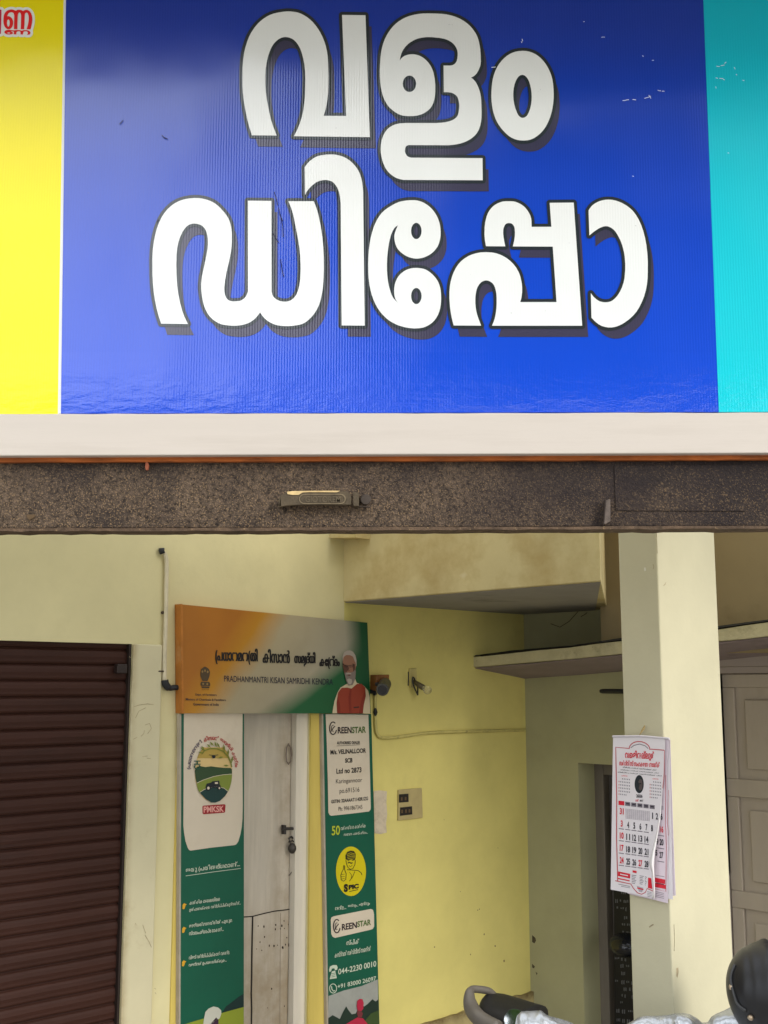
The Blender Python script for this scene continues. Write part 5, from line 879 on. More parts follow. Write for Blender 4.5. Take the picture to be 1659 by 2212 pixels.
# ---------------------------------------------------------------- end wall, ceiling slab, sunshade
BPL = Plane(WP.at(742, 1300), -U)
zb = WP.at(742, 1300).z
m_slab = pbr('dirty_ceiling', (0.60, 0.51, 0.27), .85, .10, 2, .14, 50, spec=.15, stain=(0.40, 0.28, 0.10), stain_amt=.6, stain_scale=2.6, stain_lo=.48, stain_hi=.66, speck=(.70, .62, .40), speck_scale=4, speck_lo=.66)
p1, p2 = WP.at(742, 1300), BPL.at(1298, 1245)
g0 = gpt(gs(1290, 1330), 0)
sl = MB().prism([Vector((q.x, q.y, zb)) for q in (p1 - V * .1, p2, g0 + U * .1, CORNER - V * .1 + U * .1)], (0, 0, 3.6 - zb)).build('ceiling_slab', m_slab, None, Vector((p1.x, p1.y, zb)), bevel=.006)
inn = Vector((0, 0, -.004))
MB().prism([Vector((q.x, q.y, zb)) + inn for q in (p1 - U * -.012, p2 + U * .012 - V * .012, g0 - V * .012, CORNER)], (0, 0, .0035)).build('soffit', pbr('grey_soffit', L(150, 146, 140), .85, .12, 2, .15, 40, spec=.15, stain=L(96, 92, 88), stain_amt=.6, stain_scale=2), sl)
tag(sl, 'stained cream drop beam and ceiling over the yellow alcove', 'ceiling')
zl = BPL.at(742, 1166).z
ld = MB().prism([BPL.at(722, 1166) + U * 0, BPL.at(800, 1165), BPL.at(800, 1165) - U * .10, BPL.at(722, 1166) - U * .10], (0, 0, .25)).build('ceiling_ledge', m_slab, None, BPL.at(760, 1166))
tag(ld, 'small cream ledge at the top end of the drop beam', 'ledge')
s0, zo = gs(1250, 1700), GP.at(1250, 1648).z
s1, s2 = gs(1450, 1700), gs(1557, 1700)
zd = GP.at(1566, 1440).z
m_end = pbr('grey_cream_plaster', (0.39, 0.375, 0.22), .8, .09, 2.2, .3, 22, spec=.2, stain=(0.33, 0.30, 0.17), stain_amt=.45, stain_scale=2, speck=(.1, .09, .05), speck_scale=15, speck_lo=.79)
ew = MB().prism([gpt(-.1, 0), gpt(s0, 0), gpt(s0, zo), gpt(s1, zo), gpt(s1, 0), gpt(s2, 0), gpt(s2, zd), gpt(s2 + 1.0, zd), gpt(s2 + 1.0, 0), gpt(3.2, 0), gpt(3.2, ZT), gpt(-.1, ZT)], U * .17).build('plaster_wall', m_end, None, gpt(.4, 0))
zw = zf(1512, 3000, 1.0972)
pr = Print(GP, zw, .0008)
m_chip = pbr('wall_chip', (.07, .055, .03), .9, .3, 40, 0)
for q in [[(640, 748), (654, 760), (657, 772), (650, 784), (640, 778)], [(640, 872), (652, 884), (648, 892), (640, 888)], [(640, 1035), (655, 1050), (662, 1062), (645, 1066)], [(655, 908), (663, 912), (660, 922)]]: pr.poly(m_chip, q, 1)
zw2 = zf(1512, 2000, 1.0972)
pr.f = zw2
for q in [[(602, 428), (640, 420), (680, 428), (720, 408), (760, 412), (800, 402), (830, 408), (870, 396), (925, 388)], [(690, 440), (720, 425), (770, 418), (820, 405)], [(850, 470), (868, 460), (878, 452)], [(720, 500), (760, 515), (800, 490), (845, 440)]]: pr.line(m_chip, q, 3.0, 1)
pr.build(ew, 'crack_mark')
tag(ew, 'shaded grey-cream end wall right of the yellow wall with two doorways', 'wall')
# small projecting pier above the sunshade
UPL = GP.off(.2)
su = (UPL.at(1297, 1320) - CORNER).dot(V)
ub = MB().prism([gpt(su, 2.235, .2), gpt(3.2, 2.235, .2), gpt(3.2, 2.235, 0.002), gpt(su, 2.235, .002)], (0, 0, ZT - 2.235)).build('upper_wall', pbr('shade_tinted_stained_plaster', (0.33, 0.26, 0.14), .85, .08, 2, .12, 50, spec=.15, stain=(0.18, 0.14, 0.07), stain_amt=.5, stain_scale=2.4), None, gpt(1.2, 2.235, .1))  # base colour darkened to carry the shade up here, mottled stains over it
tag(ub, 'stained wall band above the concrete sunshade, its brown darkened for shade', 'wall')
# unseen roof slab over the back of the veranda, cut back to tune the light
rf = MB().prism([Vector((-6, 5.3, 3.6)), Vector((6, 5.3, 3.6)), Vector((6, 9, 3.6)), Vector((-6, 9, 3.6))], (0, 0, .14)).build('roof_slab', m_slab, None, Vector((0, 6, 3.6)))
tag(rf, 'unseen concrete roof slab over the back of the veranda, cut back for light', 'roof')
# sunshade
CHP = GP.off(.45)
tops = [(1004, 1423), (1030, 1419.5), (1100, 1412.5), (1160, 1405), (1230, 1398.5), (1290, 1391), (1340, 1385), (1430, 1376), (1551, 1359.5), (1610, 1351), (1720, 1336)]
bots = [(1720, 1366), (1610, 1379), (1551, 1384), (1430, 1401), (1340, 1412), (1230, 1423), (1140, 1431), (1060, 1438), (1010, 1441.5), (1002, 1436), (1001, 1429)]
ch = thing('sunshade', CHP.at(1200, 1420), 'rough concrete sunshade slab sticking out over the dark doorway', 'sunshade')
m_ch = pbr('rough_concrete', L(196, 188, 152), .9, .14, 8, .6, 40, spec=.1, stain=L(120, 110, 84), stain_amt=.6, stain_scale=6, speck=L(90, 84, 66), speck_scale=50, speck_lo=.7, bdist=.008)
MB().prism([CHP.at(x, y + rnd.uniform(-.8, .8)) for x, y in tops + bots], U * .452 + Vector((0, 0, -.055))).build('slab', m_ch, ch)
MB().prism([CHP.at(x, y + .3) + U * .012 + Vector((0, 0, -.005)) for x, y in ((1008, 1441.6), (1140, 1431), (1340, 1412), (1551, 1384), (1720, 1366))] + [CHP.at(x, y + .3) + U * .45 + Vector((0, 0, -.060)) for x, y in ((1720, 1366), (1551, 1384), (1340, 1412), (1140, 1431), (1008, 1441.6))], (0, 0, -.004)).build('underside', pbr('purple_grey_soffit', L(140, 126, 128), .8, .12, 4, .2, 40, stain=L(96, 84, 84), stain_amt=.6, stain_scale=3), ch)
fr = [CHP.at(x, y - .6) for x, y in tops]
mb = MB().grid([[q + Vector((0, 0, .004)) - U * .004 for q in fr], [q + Vector((0, 0, .012 + rnd.uniform(-.004, .006))) + U * .02 for q in fr], [q + U * .42 + Vector((0, 0, -.045)) for q in fr]])
mb.build('moss_layer', pbr('black_moss', (0.025, 0.025, 0.018), .95, .3, 20, .6), ch)

# dark doorway in the end wall
dd = thing('door_frame', gpt((s0 + s1) / 2, .12, -.1), 'grey wooden frame of the dark doorway behind the pillar', 'door frame')
fa, fb, fc = (GP.off(-.15).at(1286, 1800) - CORNER).dot(V), (GP.off(-.15).at(1306, 1800) - CORNER).dot(V), (GP.off(-.19).at(1323, 1800) - CORNER).dot(V)
m_frm = pbr('purple_grey_wood', L(116, 108, 96), .6, .1, 6, .2, 50, stretch=(3, 3, .4), stain=L(84, 78, 68), stain_amt=.5, stain_scale=2)
MB().prism([gpt(fa, .12, -.15), gpt(fb, .12, -.15), gpt(fb, zo, -.15), gpt(fa, zo, -.15)], U * .06).prism([gpt(fb, zo - .07, -.152), gpt(s1, zo - .07, -.152), gpt(s1, zo, -.152), gpt(fb, zo, -.152)], U * .06).build('frame', m_frm, dd, bevel=.004)
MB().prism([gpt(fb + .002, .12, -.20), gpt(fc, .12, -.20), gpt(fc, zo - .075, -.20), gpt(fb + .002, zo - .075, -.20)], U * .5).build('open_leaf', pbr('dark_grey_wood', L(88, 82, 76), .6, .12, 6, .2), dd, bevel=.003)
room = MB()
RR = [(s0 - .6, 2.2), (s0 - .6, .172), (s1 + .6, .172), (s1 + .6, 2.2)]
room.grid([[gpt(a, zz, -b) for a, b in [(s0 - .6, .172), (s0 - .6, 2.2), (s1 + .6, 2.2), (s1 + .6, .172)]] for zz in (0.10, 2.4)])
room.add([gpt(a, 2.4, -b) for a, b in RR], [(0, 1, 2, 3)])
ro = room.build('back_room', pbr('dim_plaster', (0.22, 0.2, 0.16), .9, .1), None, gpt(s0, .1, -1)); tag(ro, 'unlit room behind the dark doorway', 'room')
# black printed sheet hung inside the doorway, seen between frame and pillar
BK = GP.off(-.13)
bk = thing('printed_sheet', BK.at(1350, 2220), 'black sheet with rows of small pale print hanging in the dark doorway', 'sheet')
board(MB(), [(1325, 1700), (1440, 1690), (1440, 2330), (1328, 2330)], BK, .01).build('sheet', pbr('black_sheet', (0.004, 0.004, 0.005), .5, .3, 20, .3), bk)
m_pp = pbr('pale_print', L(92, 92, 96), .6, .35, 60, 0)
pr = Print(BK)
rr = random.Random(11)
y = 1905
while y < 2215:
    x = 1328 + rr.uniform(0, 4)
    while x < 1385:
        wd = rr.uniform(4, 12); hh = rr.uniform(5, 10)
        if rr.random() < .72:
            yy = y + (x - 1328) * .10
            n_ = max(1, int(wd / 3))
            for k in range(n_):
                a = x + k * wd / n_
                pr.poly(m_pp, [(a, yy + rr.uniform(0, 2)), (a + wd / n_ * .62, yy + rr.uniform(0, 2)), (a + wd / n_ * .62, yy + hh), (a, yy + hh - rr.uniform(0, 2))], 1)
        x += wd + rr.uniform(1.5, 6)
    y += rr.uniform(14, 21)
pr.build(bk, 'print_rows')
hb = thing('helmet', BK.off(.10).at(1350, 2060), 'black helmet hanging half hidden behind the pillar', 'helmet')
hc = BK.off(.10).at(1352, 2041)
MB().ball(hc, .088, .11, .060, 24, 14).build('shell', pbr('black_gloss', (0.008, 0.009, 0.012), .18, .1, bump=0, spec=.5), hb, smooth=True)
rd = MB().tube([GP.off(.10).at(1297, 1493), GP.off(.10).at(1302, 1493), GP.off(.10).at(1400, 1494)], [.010, .013, .013], 10).build('iron_rod', pbr('black_iron', (0.012, 0.013, 0.016), .45, .1), None, GP.off(.1).at(1340, 1493))
tag(rd, 'short black iron rod sticking out from behind the pillar', 'rod')

# grey panelled door right of the pillar
pd = thing('panel_door', gpt(s2 + .45, .12, 0), 'grey-brown panelled door with frame at the right edge behind the helmet', 'door')
m_pd = pbr('grey_brown_paint', L(178, 166, 150), .5, .06, 4, .1, 60, spec=.35, stain=L(134, 120, 106), stain_amt=.4, stain_scale=2, stretch=(2, 2, .6))
sl0 = (GP.off(-.03).at(1569, 1700) - CORNER).dot(V)
DPL = GP.off(-.03)
MB().prism([gpt(s2, .12, .004), gpt(sl0 - .004, .12, .004), gpt(sl0 - .004, zd, .004), gpt(s2, zd, .004)], U * .09).prism([gpt(s2 - .02, zd, .012), gpt(s2 + 1.0, zd, .012), gpt(s2 + 1.0, zd + .13, .012), gpt(s2 - .02, zd + .13, .012)], U * .011).prism([gpt(sl0 - .004, zd - .035, .004), gpt(s2 + 1.0, zd - .035, .004), gpt(s2 + 1.0, zd, .004), gpt(sl0 - .004, zd, .004)], U * .09).build('frame', pbr('frame_purple', L(164, 152, 144), .5, .08, 5, .1, 60, stain=L(150, 138, 132), stain_amt=.4, stain_scale=5, stretch=(.4, .4, 4)), pd, bevel=.003)
leaf = MB().prism([gpt(sl0, .12, -.05), gpt(s2 + .98, .12, -.05), gpt(s2 + .98, zd - .038, -.05), gpt(sl0, zd - .038, -.05)], U * .03)
pz = [DPL.at(1588, 1485).z, DPL.at(1598.5, 1683).z, DPL.at(1598.5, 1722).z, DPL.at(1606, 1926).z, DPL.at(1610, 1964).z, .42]
sa = (DPL.at(1594, 1700) - CORNER).dot(V); sbb = s2 + .90
for za_, zb_, xa, xb in [(zd - .038, pz[0], sl0, s2 + .98), (pz[1], pz[2], sl0, s2 + .98), (pz[3], pz[4], sl0, s2 + .98), (pz[5], .12, sl0, s2 + .98)]:
    leaf.prism([gpt(xa, zb_, -.03), gpt(xb, zb_, -.03), gpt(xb, za_, -.03), gpt(xa, za_, -.03)], U * .018)
for xa, xb in ((sl0, sa), (sbb, s2 + .98)):
    for k in (0, 2, 4):
        leaf.prism([gpt(xa, pz[k + 1], -.0302), gpt(xb, pz[k + 1], -.0302), gpt(xb, pz[k], -.0302), gpt(xa, pz[k], -.0302)], U * .018)
leaf.build('leaf', m_pd, pd, bevel=.005)
fp = MB()
for k in (0, 2, 4):
    a, b_, c_, d_ = sa + .05, sbb - .05, pz[k + 1] + .05, pz[k] - .06
    fp.prism([gpt(a, c_, -.036), gpt(b_, c_, -.036), gpt(b_, d_, -.036), gpt(a, d_, -.036)], U * .016)
fp.build('raised_panel', m_pd, pd, bevel=.012, seg=3)

# ---------------------------------------------------------------- pillar and calendar
PC = at_depth(1438, 1700, 3.9)
LF, RF = Plane(PC, -U), Plane(PC, V)
w1 = (PC - LF.at(1351.5, 1700)).dot(V); w2 = (RF.at(1567.5, 1700) - PC).dot(U)
m_pil = pbr('pillar_plaster', (0.60, 0.56, 0.39), .75, .06, 2.5, .3, 22, spec=.22, stain=(0.5, 0.46, 0.30), stain_amt=.35, stain_scale=1.8, speck=(.2, .17, .1), speck_scale=24, speck_lo=.80)
b3 = Vector((PC.x, PC.y, 0))
po = MB().prism([b3, b3 - V * w1, b3 - V * w1 + U * w2, b3 + U * w2], (0, 0, 3.6)).build('pillar', m_pil, None, b3, bevel=.006)
zpz = zf(2300, 1900, 2.291)
for pln, qs in ((LF, [[(622, 735), (628, 760), (624, 778)], [(650, 425), (660, 640)]]), (RF, [[(718, 932), (732, 912), (738, 900)], [(722, 925), (736, 916)]])):
    pr = Print(pln, zpz, .0008)
    for q in qs: pr.line(m_scf, q, 5, 1)
    if pln is LF: pr.poly(ink('chalk_white', (.8, .78, .7)), [(543, 768), (552, 764), (556, 790), (549, 802), (544, 794)], 1)
    pr.build(po, 'scuff_mark')
zp2 = zf(1780, 3550, 1.3336)
pr = Print(LF, zp2, .0008); pr.line(m_scf, [(1035, 135), (1048, 125), (1058, 120)], 7, 1); pr.line(m_scf, [(1165, 120), (1168, 200), (1166, 260)], 3, 1); pr.build(po, 'scuff_mark')
pr = Print(RF, zp2, .0008); pr.poly(m_scf, [(1178, 350), (1188, 346), (1190, 370), (1184, 400), (1178, 392)], 1); pr.build(po, 'scuff_mark')
tag(po, 'square cream pillar carrying the calendar on its left face', 'pillar')
z6 = zf(2380, 2850, 3.0725)
CP = LF.off(.010)
cal = thing('wall_calendar', CP.at(*z6(440, 2000)), 'white wall calendar with red Malayalam heading hanging on the pillar', 'calendar')
m_page = pbr('calendar_paper', L(232, 226, 230), .6, .03, 5, .05, 40, spec=.3)
m_pink = pbr('calendar_paper_pink', L(226, 212, 222), .6, .03, 5, .05, 40, spec=.3)
def sheet(pts, off, mat, name, bow=0.0, th=.0008):
    mb = MB().prism([CP.off(off + bow * ((q[1] - 150) / 2000) ** 2).at(*z6(*q)) for q in pts], U * th)
    return mb.build(name, mat, cal)
sheet([(600, 168), (795, 186), (815, 800), (835, 1400), (862, 2078), (700, 2090)], .000, m_pink, 'page', .002)
sheet([(560, 168), (780, 184), (800, 900), (815, 1500), (828, 2125), (640, 2100)], .003, m_page, 'page', .003)
sheet([(105, 157), (785, 180), (752, 520), (760, 1200), (772, 1500), (760, 1700), (768, 2172), (560, 2120), (300, 2060), (200, 2000)], .009, m_pink, 'page', .0)
sheet([(105, 155), (440, 150), (735, 176), (722, 600), (695, 890), (660, 1150), (625, 1350), (570, 1560), (545, 1700), (575, 1760), (590, 2000), (575, 2110), (330, 2052), (75, 2005), (85, 1400), (95, 700)], .016, m_page, 'page')
curl = []
for xl, xr, y_, o_ in [(694, 697, 888, .002), (676, 687, 1020, .006), (660, 676, 1150, .010), (641, 660, 1250, .014), (625, 646, 1350, .018), (596, 628, 1455, .022), (570, 612, 1560, .026), (548, 605, 1640, .028), (543, 602, 1700, .028), (558, 600, 1740, .026), (575, 604, 1800, .022), (590, 612, 2000, .016), (574, 610, 2112, .014)]:
    n_c = 7
    curl.append([CP.off(.017 + o_ * math.sin(math.pi * (.12 + .78 * k / (n_c - 1)))).at(*z6(xl + (xr - xl) * k / (n_c - 1), y_)) for k in range(n_c)])
co_ = MB().grid(curl).build('page_curl', pbr('page_back', L(240, 238, 238), .6, .02, bump=0), cal, smooth=True)
sd_ = co_.modifiers.new('t', 'SOLIDIFY'); sd_.thickness = .0006
MB().tube([CP.off(.008).at(*z6(415, 152)), CP.off(.010).at(*z6(440, 110)), CP.off(.004).at(*z6(480, 60)), CP.off(.002).at(*z6(488, 20)), CP.off(.002).at(*z6(455, 70)), CP.off(.008).at(*z6(425, 140))], .0016, 6).build('hanger', pbr('twine', L(176, 150, 96), .8), cal)
MB().tube([CP.off(.016).at(*z6(100, 154)), CP.off(.017).at(*z6(440, 150)), CP.off(.016).at(*z6(784, 180))], .004, 6).build('binding', pbr('binding_strip', L(206, 200, 206), .5), cal)
pr = Print(CP.off(.016), z6, .0008)
m_cr = ink('cal_red', L(214, 30, 52)); m_rb = ink('cal_border', L(190, 70, 80)); m_cg = ink('cal_grey', L(120, 112, 122)); m_ck = ink('cal_black', L(44, 42, 52)); m_lg2 = ink('cal_light', L(178, 170, 178))
arch = [(300 + 125 - 125 * math.cos(a), 300 - 92 * math.sin(a) + 8 * (1 - math.cos(a)) * .8) for a in [math.pi * k / 14 for k in range(15)]]
pr.line(m_rb, [(160, 1900), (146, 1400), (148, 900), (140, 500), (136, 284), (300, 298)] + arch + [(560, 306), (725, 320)], 11, 1)
pr.line(m_rb, [(130, 1898), (320, 1938), (350, 1990), (400, 2045), (450, 2062), (495, 2040), (515, 1992), (585, 2022)], 10, 1)
pr.line(m_cg, [(318, 290), (360, 260), (425, 245), (490, 265), (530, 300)], 9, 1)
pr.line(m_rb, [(726, 322), (722, 600), (705, 780)], 7, 1)
pr.btext(m_cr, "വെളിനല്ലൂർ", 248, 318, 602, 438, .03, .03); pr.btext(m_cr, "സർവ്വീസ് സഹകരണ ബാങ്ക്", 178, 435, 668, 505, .05, .03)
for x0, x1, y_, b in ((222, 628, 515, 20), (192, 660, 548, 15), (158, 695, 575, 17)):
    pr.btext(m_ck, "ക്ലിപ്തം നമ്പർ വെളിനല്ലൂർ പിൻ", x0, y_, x1, y_ + b, .09, .02)
pr.ell(ink('cal_portrait', L(30, 38, 44)), 420, 730, 55, 110, 1, 30)
pr.poly(ink('cal_face', L(86, 74, 72)), [(410, 700), (430, 665), (455, 680), (462, 730), (455, 790), (430, 810), (415, 780), (425, 745)], 2)
pr.poly(ink('cal_shade', L(38, 34, 38)), [(418, 720), (445, 716), (448, 730), (420, 734)], 3)
pr.btext(m_ck, "2026", 384, 852, 460, 892, .04, .03); pr.btext(m_cr, "മേയ്", 374, 908, 412, 940, .05, .03); pr.btext(m_ck, "MAY", 428, 916, 470, 942, .05, .02)
for x0, y0_ in ((172, 618), (548, 655)):
    pr.btext(m_cr, "ഏപ്രിൽ 2026", x0 + 30, y0_, x0 + 105, y0_ + 18, .08, .02)
    for r_ in range(6):
        for c_ in range(7):
            if (r_ * 7 + c_) in (0, 1, 40, 41): continue
            x = x0 + c_ * 21; y_ = y0_ + 34 + r_ * 38 + c_ * 2.4
            pr.poly(m_cg if c_ else m_rb, [(x, y_), (x + 9, y_ + 1), (x + 9, y_ + 17), (x, y_ + 16)], 1)
pr.poly(m_cr, [(170, 930), (240, 936), (240, 988), (170, 980)], 1)
for k in range(5):
    x = 250 + k * 74; y_ = 942 + k * 9
    pr.poly(m_cg, [(x, y_), (x + 62, y_ + 7), (x + 62, y_ + 55), (x, y_ + 48)], 1)
    pr.line(m_ck, [(x + 12, y_ + 22), (x + 50, y_ + 27)], 14, 2)
def num(mat, s, x, y, wd=50, h=78, k=2): pr.btext(mat, s, x - wd / 2, y - h / 2, x + wd / 2, y + h / 2, .10, .03, k)
num(m_cr, "31", 208, 1055, 48)
for k in range(9): pr.line(m_lg2, [(255, 1030 + k * 14), (545, 1062 + k * 14)], 4, 1)
for k in range(13): pr.line(m_lg2, [(258 + k * 24, 1025 + k * 2.6), (258 + k * 24, 1145 + k * 2.6)], 3, 2)
num(m_ck, "1", 582, 1112, 12); num(m_ck, "2", 634, 1118, 26)
for row, ys_ in (([3, 4, 5, 6, 7, 8], 1205), ([10, 11, 12, 13, 14, 15], 1350), ([17, 18, 19, 20, 21, 22], 1500), ([24, 25, 26, 27, 28, 29], 1648)):
    for k, n_ in enumerate(row):
        x = (208, 286, 360, 434, 508, 574)[k]
        if x > 590 - (ys_ - 1200) * .13: continue
        wd = 22 if n_ < 10 else (46 if k < 5 else 34)
        num(m_cr if (k == 0 or n_ == 27) else m_ck, str(n_), x, ys_ + k * 10 + (6 if k else 0), wd)
        if k < 5: pr.line(m_cg, [(x - 34, ys_ + 62 + k * 10), (x + 28, ys_ + 70 + k * 10)], 9, 1)
pr.poly(m_cr, [(165, 1785), (312, 1815), (310, 1872), (163, 1840)], 1); pr.line(m_page, [(190, 1818), (285, 1838)], 12, 2)
pr.line(m_cr, [(162, 1870), (305, 1900)], 14, 1)
pr.poly(m_cr, [(340, 1772), (390, 1780), (388, 1808), (340, 1798)], 1)
for c0, c1, y0_ in ((330, 385, 1830), (425, 475, 1838), (492, 512, 1850)):
    for k in range(6): pr.line(m_cg, [(c0, y0_ + k * 19), (c1 - (k % 3) * 8, y0_ + 8 + k * 19)], 7, 1)
pr.poly(m_cr, [(528, 1860), (565, 1868), (580, 2000), (525, 1985)], 1)
pr.line(m_cg, [(170, 1940), (310, 1968)], 6, 1); pr.line(m_cg, [(200, 1965), (310, 1985)], 5, 1)
pr.poly(m_lg2, [(390, 1960), (470, 1985), (455, 2035), (420, 2030)], 1); pr.line(m_cr, [(395, 1985), (470, 2005)], 14, 2)
for k in range(4): pr.line(m_cg, [(518, 2030 + k * 18), (570, 2042 + k * 18)], 5, 1)
pr.build(cal, 'print', names={'cal_portrait': 'portrait', 'cal_face': 'portrait', 'cal_shade': 'portrait'})
pr = Print(CP.off(.009), z6, .0008)
num(m_ck, "6", 690, 1122, 24); num(m_cr, "16", 692, 1275, 40); num(m_ck, "20", 690, 1430, 46); num(m_ck, "27", 688, 1585, 46); num(m_ck, "5", 628, 1560, 22, 70); num(m_ck, "9", 640, 1425, 22)
for y_ in (1345, 1500, 1660): pr.line(m_cg, [(640, y_), (722, y_ + 14)], 9, 1)
pr.poly(m_lg2, [(690, 990), (712, 994), (712, 1042), (688, 1040)], 1)
pr.poly(m_cr, [(612, 1860), (735, 1885), (733, 1940), (612, 1915)], 1); pr.poly(m_cr, [(612, 1925), (740, 1950), (742, 2000), (612, 1975)], 1); pr.line(m_ck, [(625, 1925), (720, 1945)], 8, 2)
pr.line(m_rb, [(742, 620), (738, 1200), (748, 1500), (742, 2030), (612, 1995)], 6, 1); pr.line(m_rb, [(775, 800), (762, 1200), (772, 1350)], 4, 1)
pr.line(m_cg, [(615, 1830), (725, 1850)], 5, 1)
for k in range(4): pr.line(m_cg, [(620, 2030 + k * 20), (720, 2052 + k * 20)], 5, 1)
pr.build(cal, 'print')

# ---------------------------------------------------------------- motorcycle under a plastic cover, helmet
z7 = zf(1780, 3550, 1.3336)
D7 = lambda x, y, d: at_depth(*z7(x, y), d)
mc = thing('motorcycle', Vector((.75, 4.0, 0)), 'parked black motorcycle with a grey grab rail, mostly under a silver cover', 'motorcycle')
m_gr = pbr('grab_rail_grey', L(104, 98, 90), .42, .10, 12, .1, 60, spec=.5)
m_seat = pbr('seat_black', (0.014, 0.014, 0.015), .5, .2, 30, .2, 200)
rail_pts = [D7(242, 520, 4.30), D7(226, 500, 4.28), D7(195, 472, 4.26), D7(150, 462, 4.24), D7(108, 461, 4.22), D7(93, 478, 4.20), D7(92, 520, 4.18), D7(105, 565, 4.15), D7(135, 605, 4.10), D7(185, 640, 4.06), D7(240, 668, 4.02)]
rp_ = smooth_path(rail_pts, 5)
MB().tube(rp_, [.013 + .014 * min(1, max(0, (i - 22) / 12)) for i in range(len(rp_))], 12).build('grab_rail', m_gr, mc, smooth=True)
rows = []
sa_, sb_ = D7(190, 562, 4.26), D7(430, 640, 4.08)
for i in range(15):
    t = i / 14; c = sa_.lerp(sb_, t); r = .085 * (1 - (1 - min(1, t * 4)) ** 2 * .35)
    side = Vector((.55, .83, 0)).normalized()
    rows.append([c + side * (r * 1.35 * math.cos(a)) + Vector((0, 0, .052 * math.copysign(abs(math.sin(a)) ** .8, math.sin(a)))) for a in [2 * math.pi * k / 20 for k in range(21)]])
sm = MB().grid(rows); sm.add(rows[0][:-1], [tuple(range(20))]); sm.add(rows[-1][:-1], [tuple(range(20))])
sm.build('seat', m_seat, mc, smooth=True)
ax_ = (sb_ - sa_); ax_.z = 0; ax_.normalize()
tail = MB()
rows = []
for i in range(12):
    t = i / 11; c = sa_.lerp(sb_, t * 1.5) + Vector((0, 0, -.14 - .05 * t))
    rows.append([c + Vector((.55, .83, 0)).normalized() * ((.06 + .05 * t) * math.cos(a)) + Vector((0, 0, .10 * math.sin(a))) for a in [2 * math.pi * k / 14 for k in range(15)]])
tail.grid(rows); tail.add(rows[0][:-1], [tuple(range(14))])
tail.build('body', pbr('body_black', (0.012, 0.012, 0.014), .25, .1, bump=0, spec=.5), mc, smooth=True)
for t in (-.05, 1.25):
    wc = sa_ + ax_ * (t * 1.0 + .15); wc.z = .30
    wm = MB()
    wm.tube([wc + ax_ * (.25 * math.cos(a)) + Vector((0, 0, .25 * math.sin(a))) for a in [2 * math.pi * k / 28 for k in range(29)]], .05, 10, cap=False)
    wh = wm.build('wheel', pbr('tyre_black', (0.012, 0.012, 0.012), .8, .2), mc, smooth=True)
    MB().tube([wc - Vector((.55, .83, 0)).normalized() * .05, wc + Vector((.55, .83, 0)).normalized() * .05], .20, 24).build('rim', pbr('rim_grey', (0.2, 0.2, 0.21), .4, .1, metal=.6), wh)
# round mirror, its glass towards the viewer
mcn = D7(330, 622, 3.76)
md = (CAM - mcn).normalized(); md = (md + Vector((.018, 0, .078))).normalized()
mx = md.cross(Vector((0, 0, 1))).normalized(); my = mx.cross(md) * -1
el = lambda r1, r2, d, n=26: [mcn + md * d + mx * (r1 * math.cos(a)) + my * (r2 * math.sin(a)) for a in [2 * math.pi * k / n for k in range(n)]]
mir = MB().prism(el(.036, .034, 0), md * -.02).build('mirror', pbr('mirror_shell', (0.02, 0.02, 0.022), .4, .1), mc, bevel=.004)
mg = bpy.data.materials.new('mirror_glass'); mg.use_nodes = True
q_ = mg.node_tree.nodes['Principled BSDF']; q_.inputs['Metallic'].default_value = 1; q_.inputs['Roughness'].default_value = .03; q_.inputs['Base Color'].default_value = (.9, .92, .92, 1)
MB().prism(el(.034, .032, .0005), md * .001).build('mirror_glass', mg, mir)
MB().tube([mcn - md * .02, mcn - md * .05 + Vector((.06, .02, -.12)), mcn + Vector((.16, .05, -.30))], .007, 8).build('mirror_stalk', pbr('stalk_black', (0.02, 0.02, 0.02), .4), mir)

# crumpled silver plastic sheet
cov_top = [(340, 600), (362, 577), (420, 573), (468, 572), (482, 585), (505, 598), (560, 612), (610, 628), (640, 642), (720, 665), (820, 672), (900, 652), (935, 632), (985, 606), (1020, 600), (1060, 601), (1095, 599), (1130, 596), (1170, 589), (1215, 585), (1250, 592), (1285, 612), (1312, 636), (1340, 634), (1358, 606), (1385, 588), (1425, 572), (1470, 547), (1520, 560), (1600, 580), (1720, 600), (1850, 640)]
def top_at(x):
    for (a, b), (c, d) in zip(cov_top, cov_top[1:]):
        if a <= x <= c: return b + (d - b) * (x - a) / (c - a)
    return cov_top[-1][1]
rows = []
nx = 260
for j in range(46):
    row = []
    for i in range(nx):
        x = 335 + i * (1850 - 335) / (nx - 1)
        if j < 6:      # back slope
            k = (6 - j) / 6
            p = D7(x, top_at(x), 3.72) + Vector((.05 * k, .26 * k, -.30 * k * k - .05 * k))
        else:
            k = (j - 6) / 39
            p = D7(x, top_at(x), 3.72) + Vector((-.02 * k, -.34 * k, -.62 * k ** 1.4 - .02 * k))
        q = Vector((p.x * 7, p.y * 7, p.z * 9))
        am = .022 * min(1, abs(j - 6) / 3 + .10)
        d = (1 - abs(noise.noise(q)) * 2) * .8 + (1 - abs(noise.noise(q * 2.1 + Vector((3, 1, 8)))) * 2) * .5 + (1 - abs(noise.noise(q * 4.7 + Vector((1, 7, 2)))) * 2) * .28
        p = p + Vector((noise.noise(q + Vector((9, 2, 4))) * am, -d * am, (d - .6) * am * .9))
        row.append(p)
    rows.append(row)
m_tarp = pbr('silver_plastic', L(186, 190, 194), .26, .10, 9, .5, 45, spec=.6, metal=.6, stain=L(110, 112, 118), stain_amt=.6, stain_scale=6, stretch=(2, 1, .5))
cv = MB().grid(rows).build('plastic_cover', m_tarp, None, Vector((.95, 3.7, .9)), smooth=True)
tag(cv, 'crumpled silver plastic sheet draped over the motorcycle', 'cover')

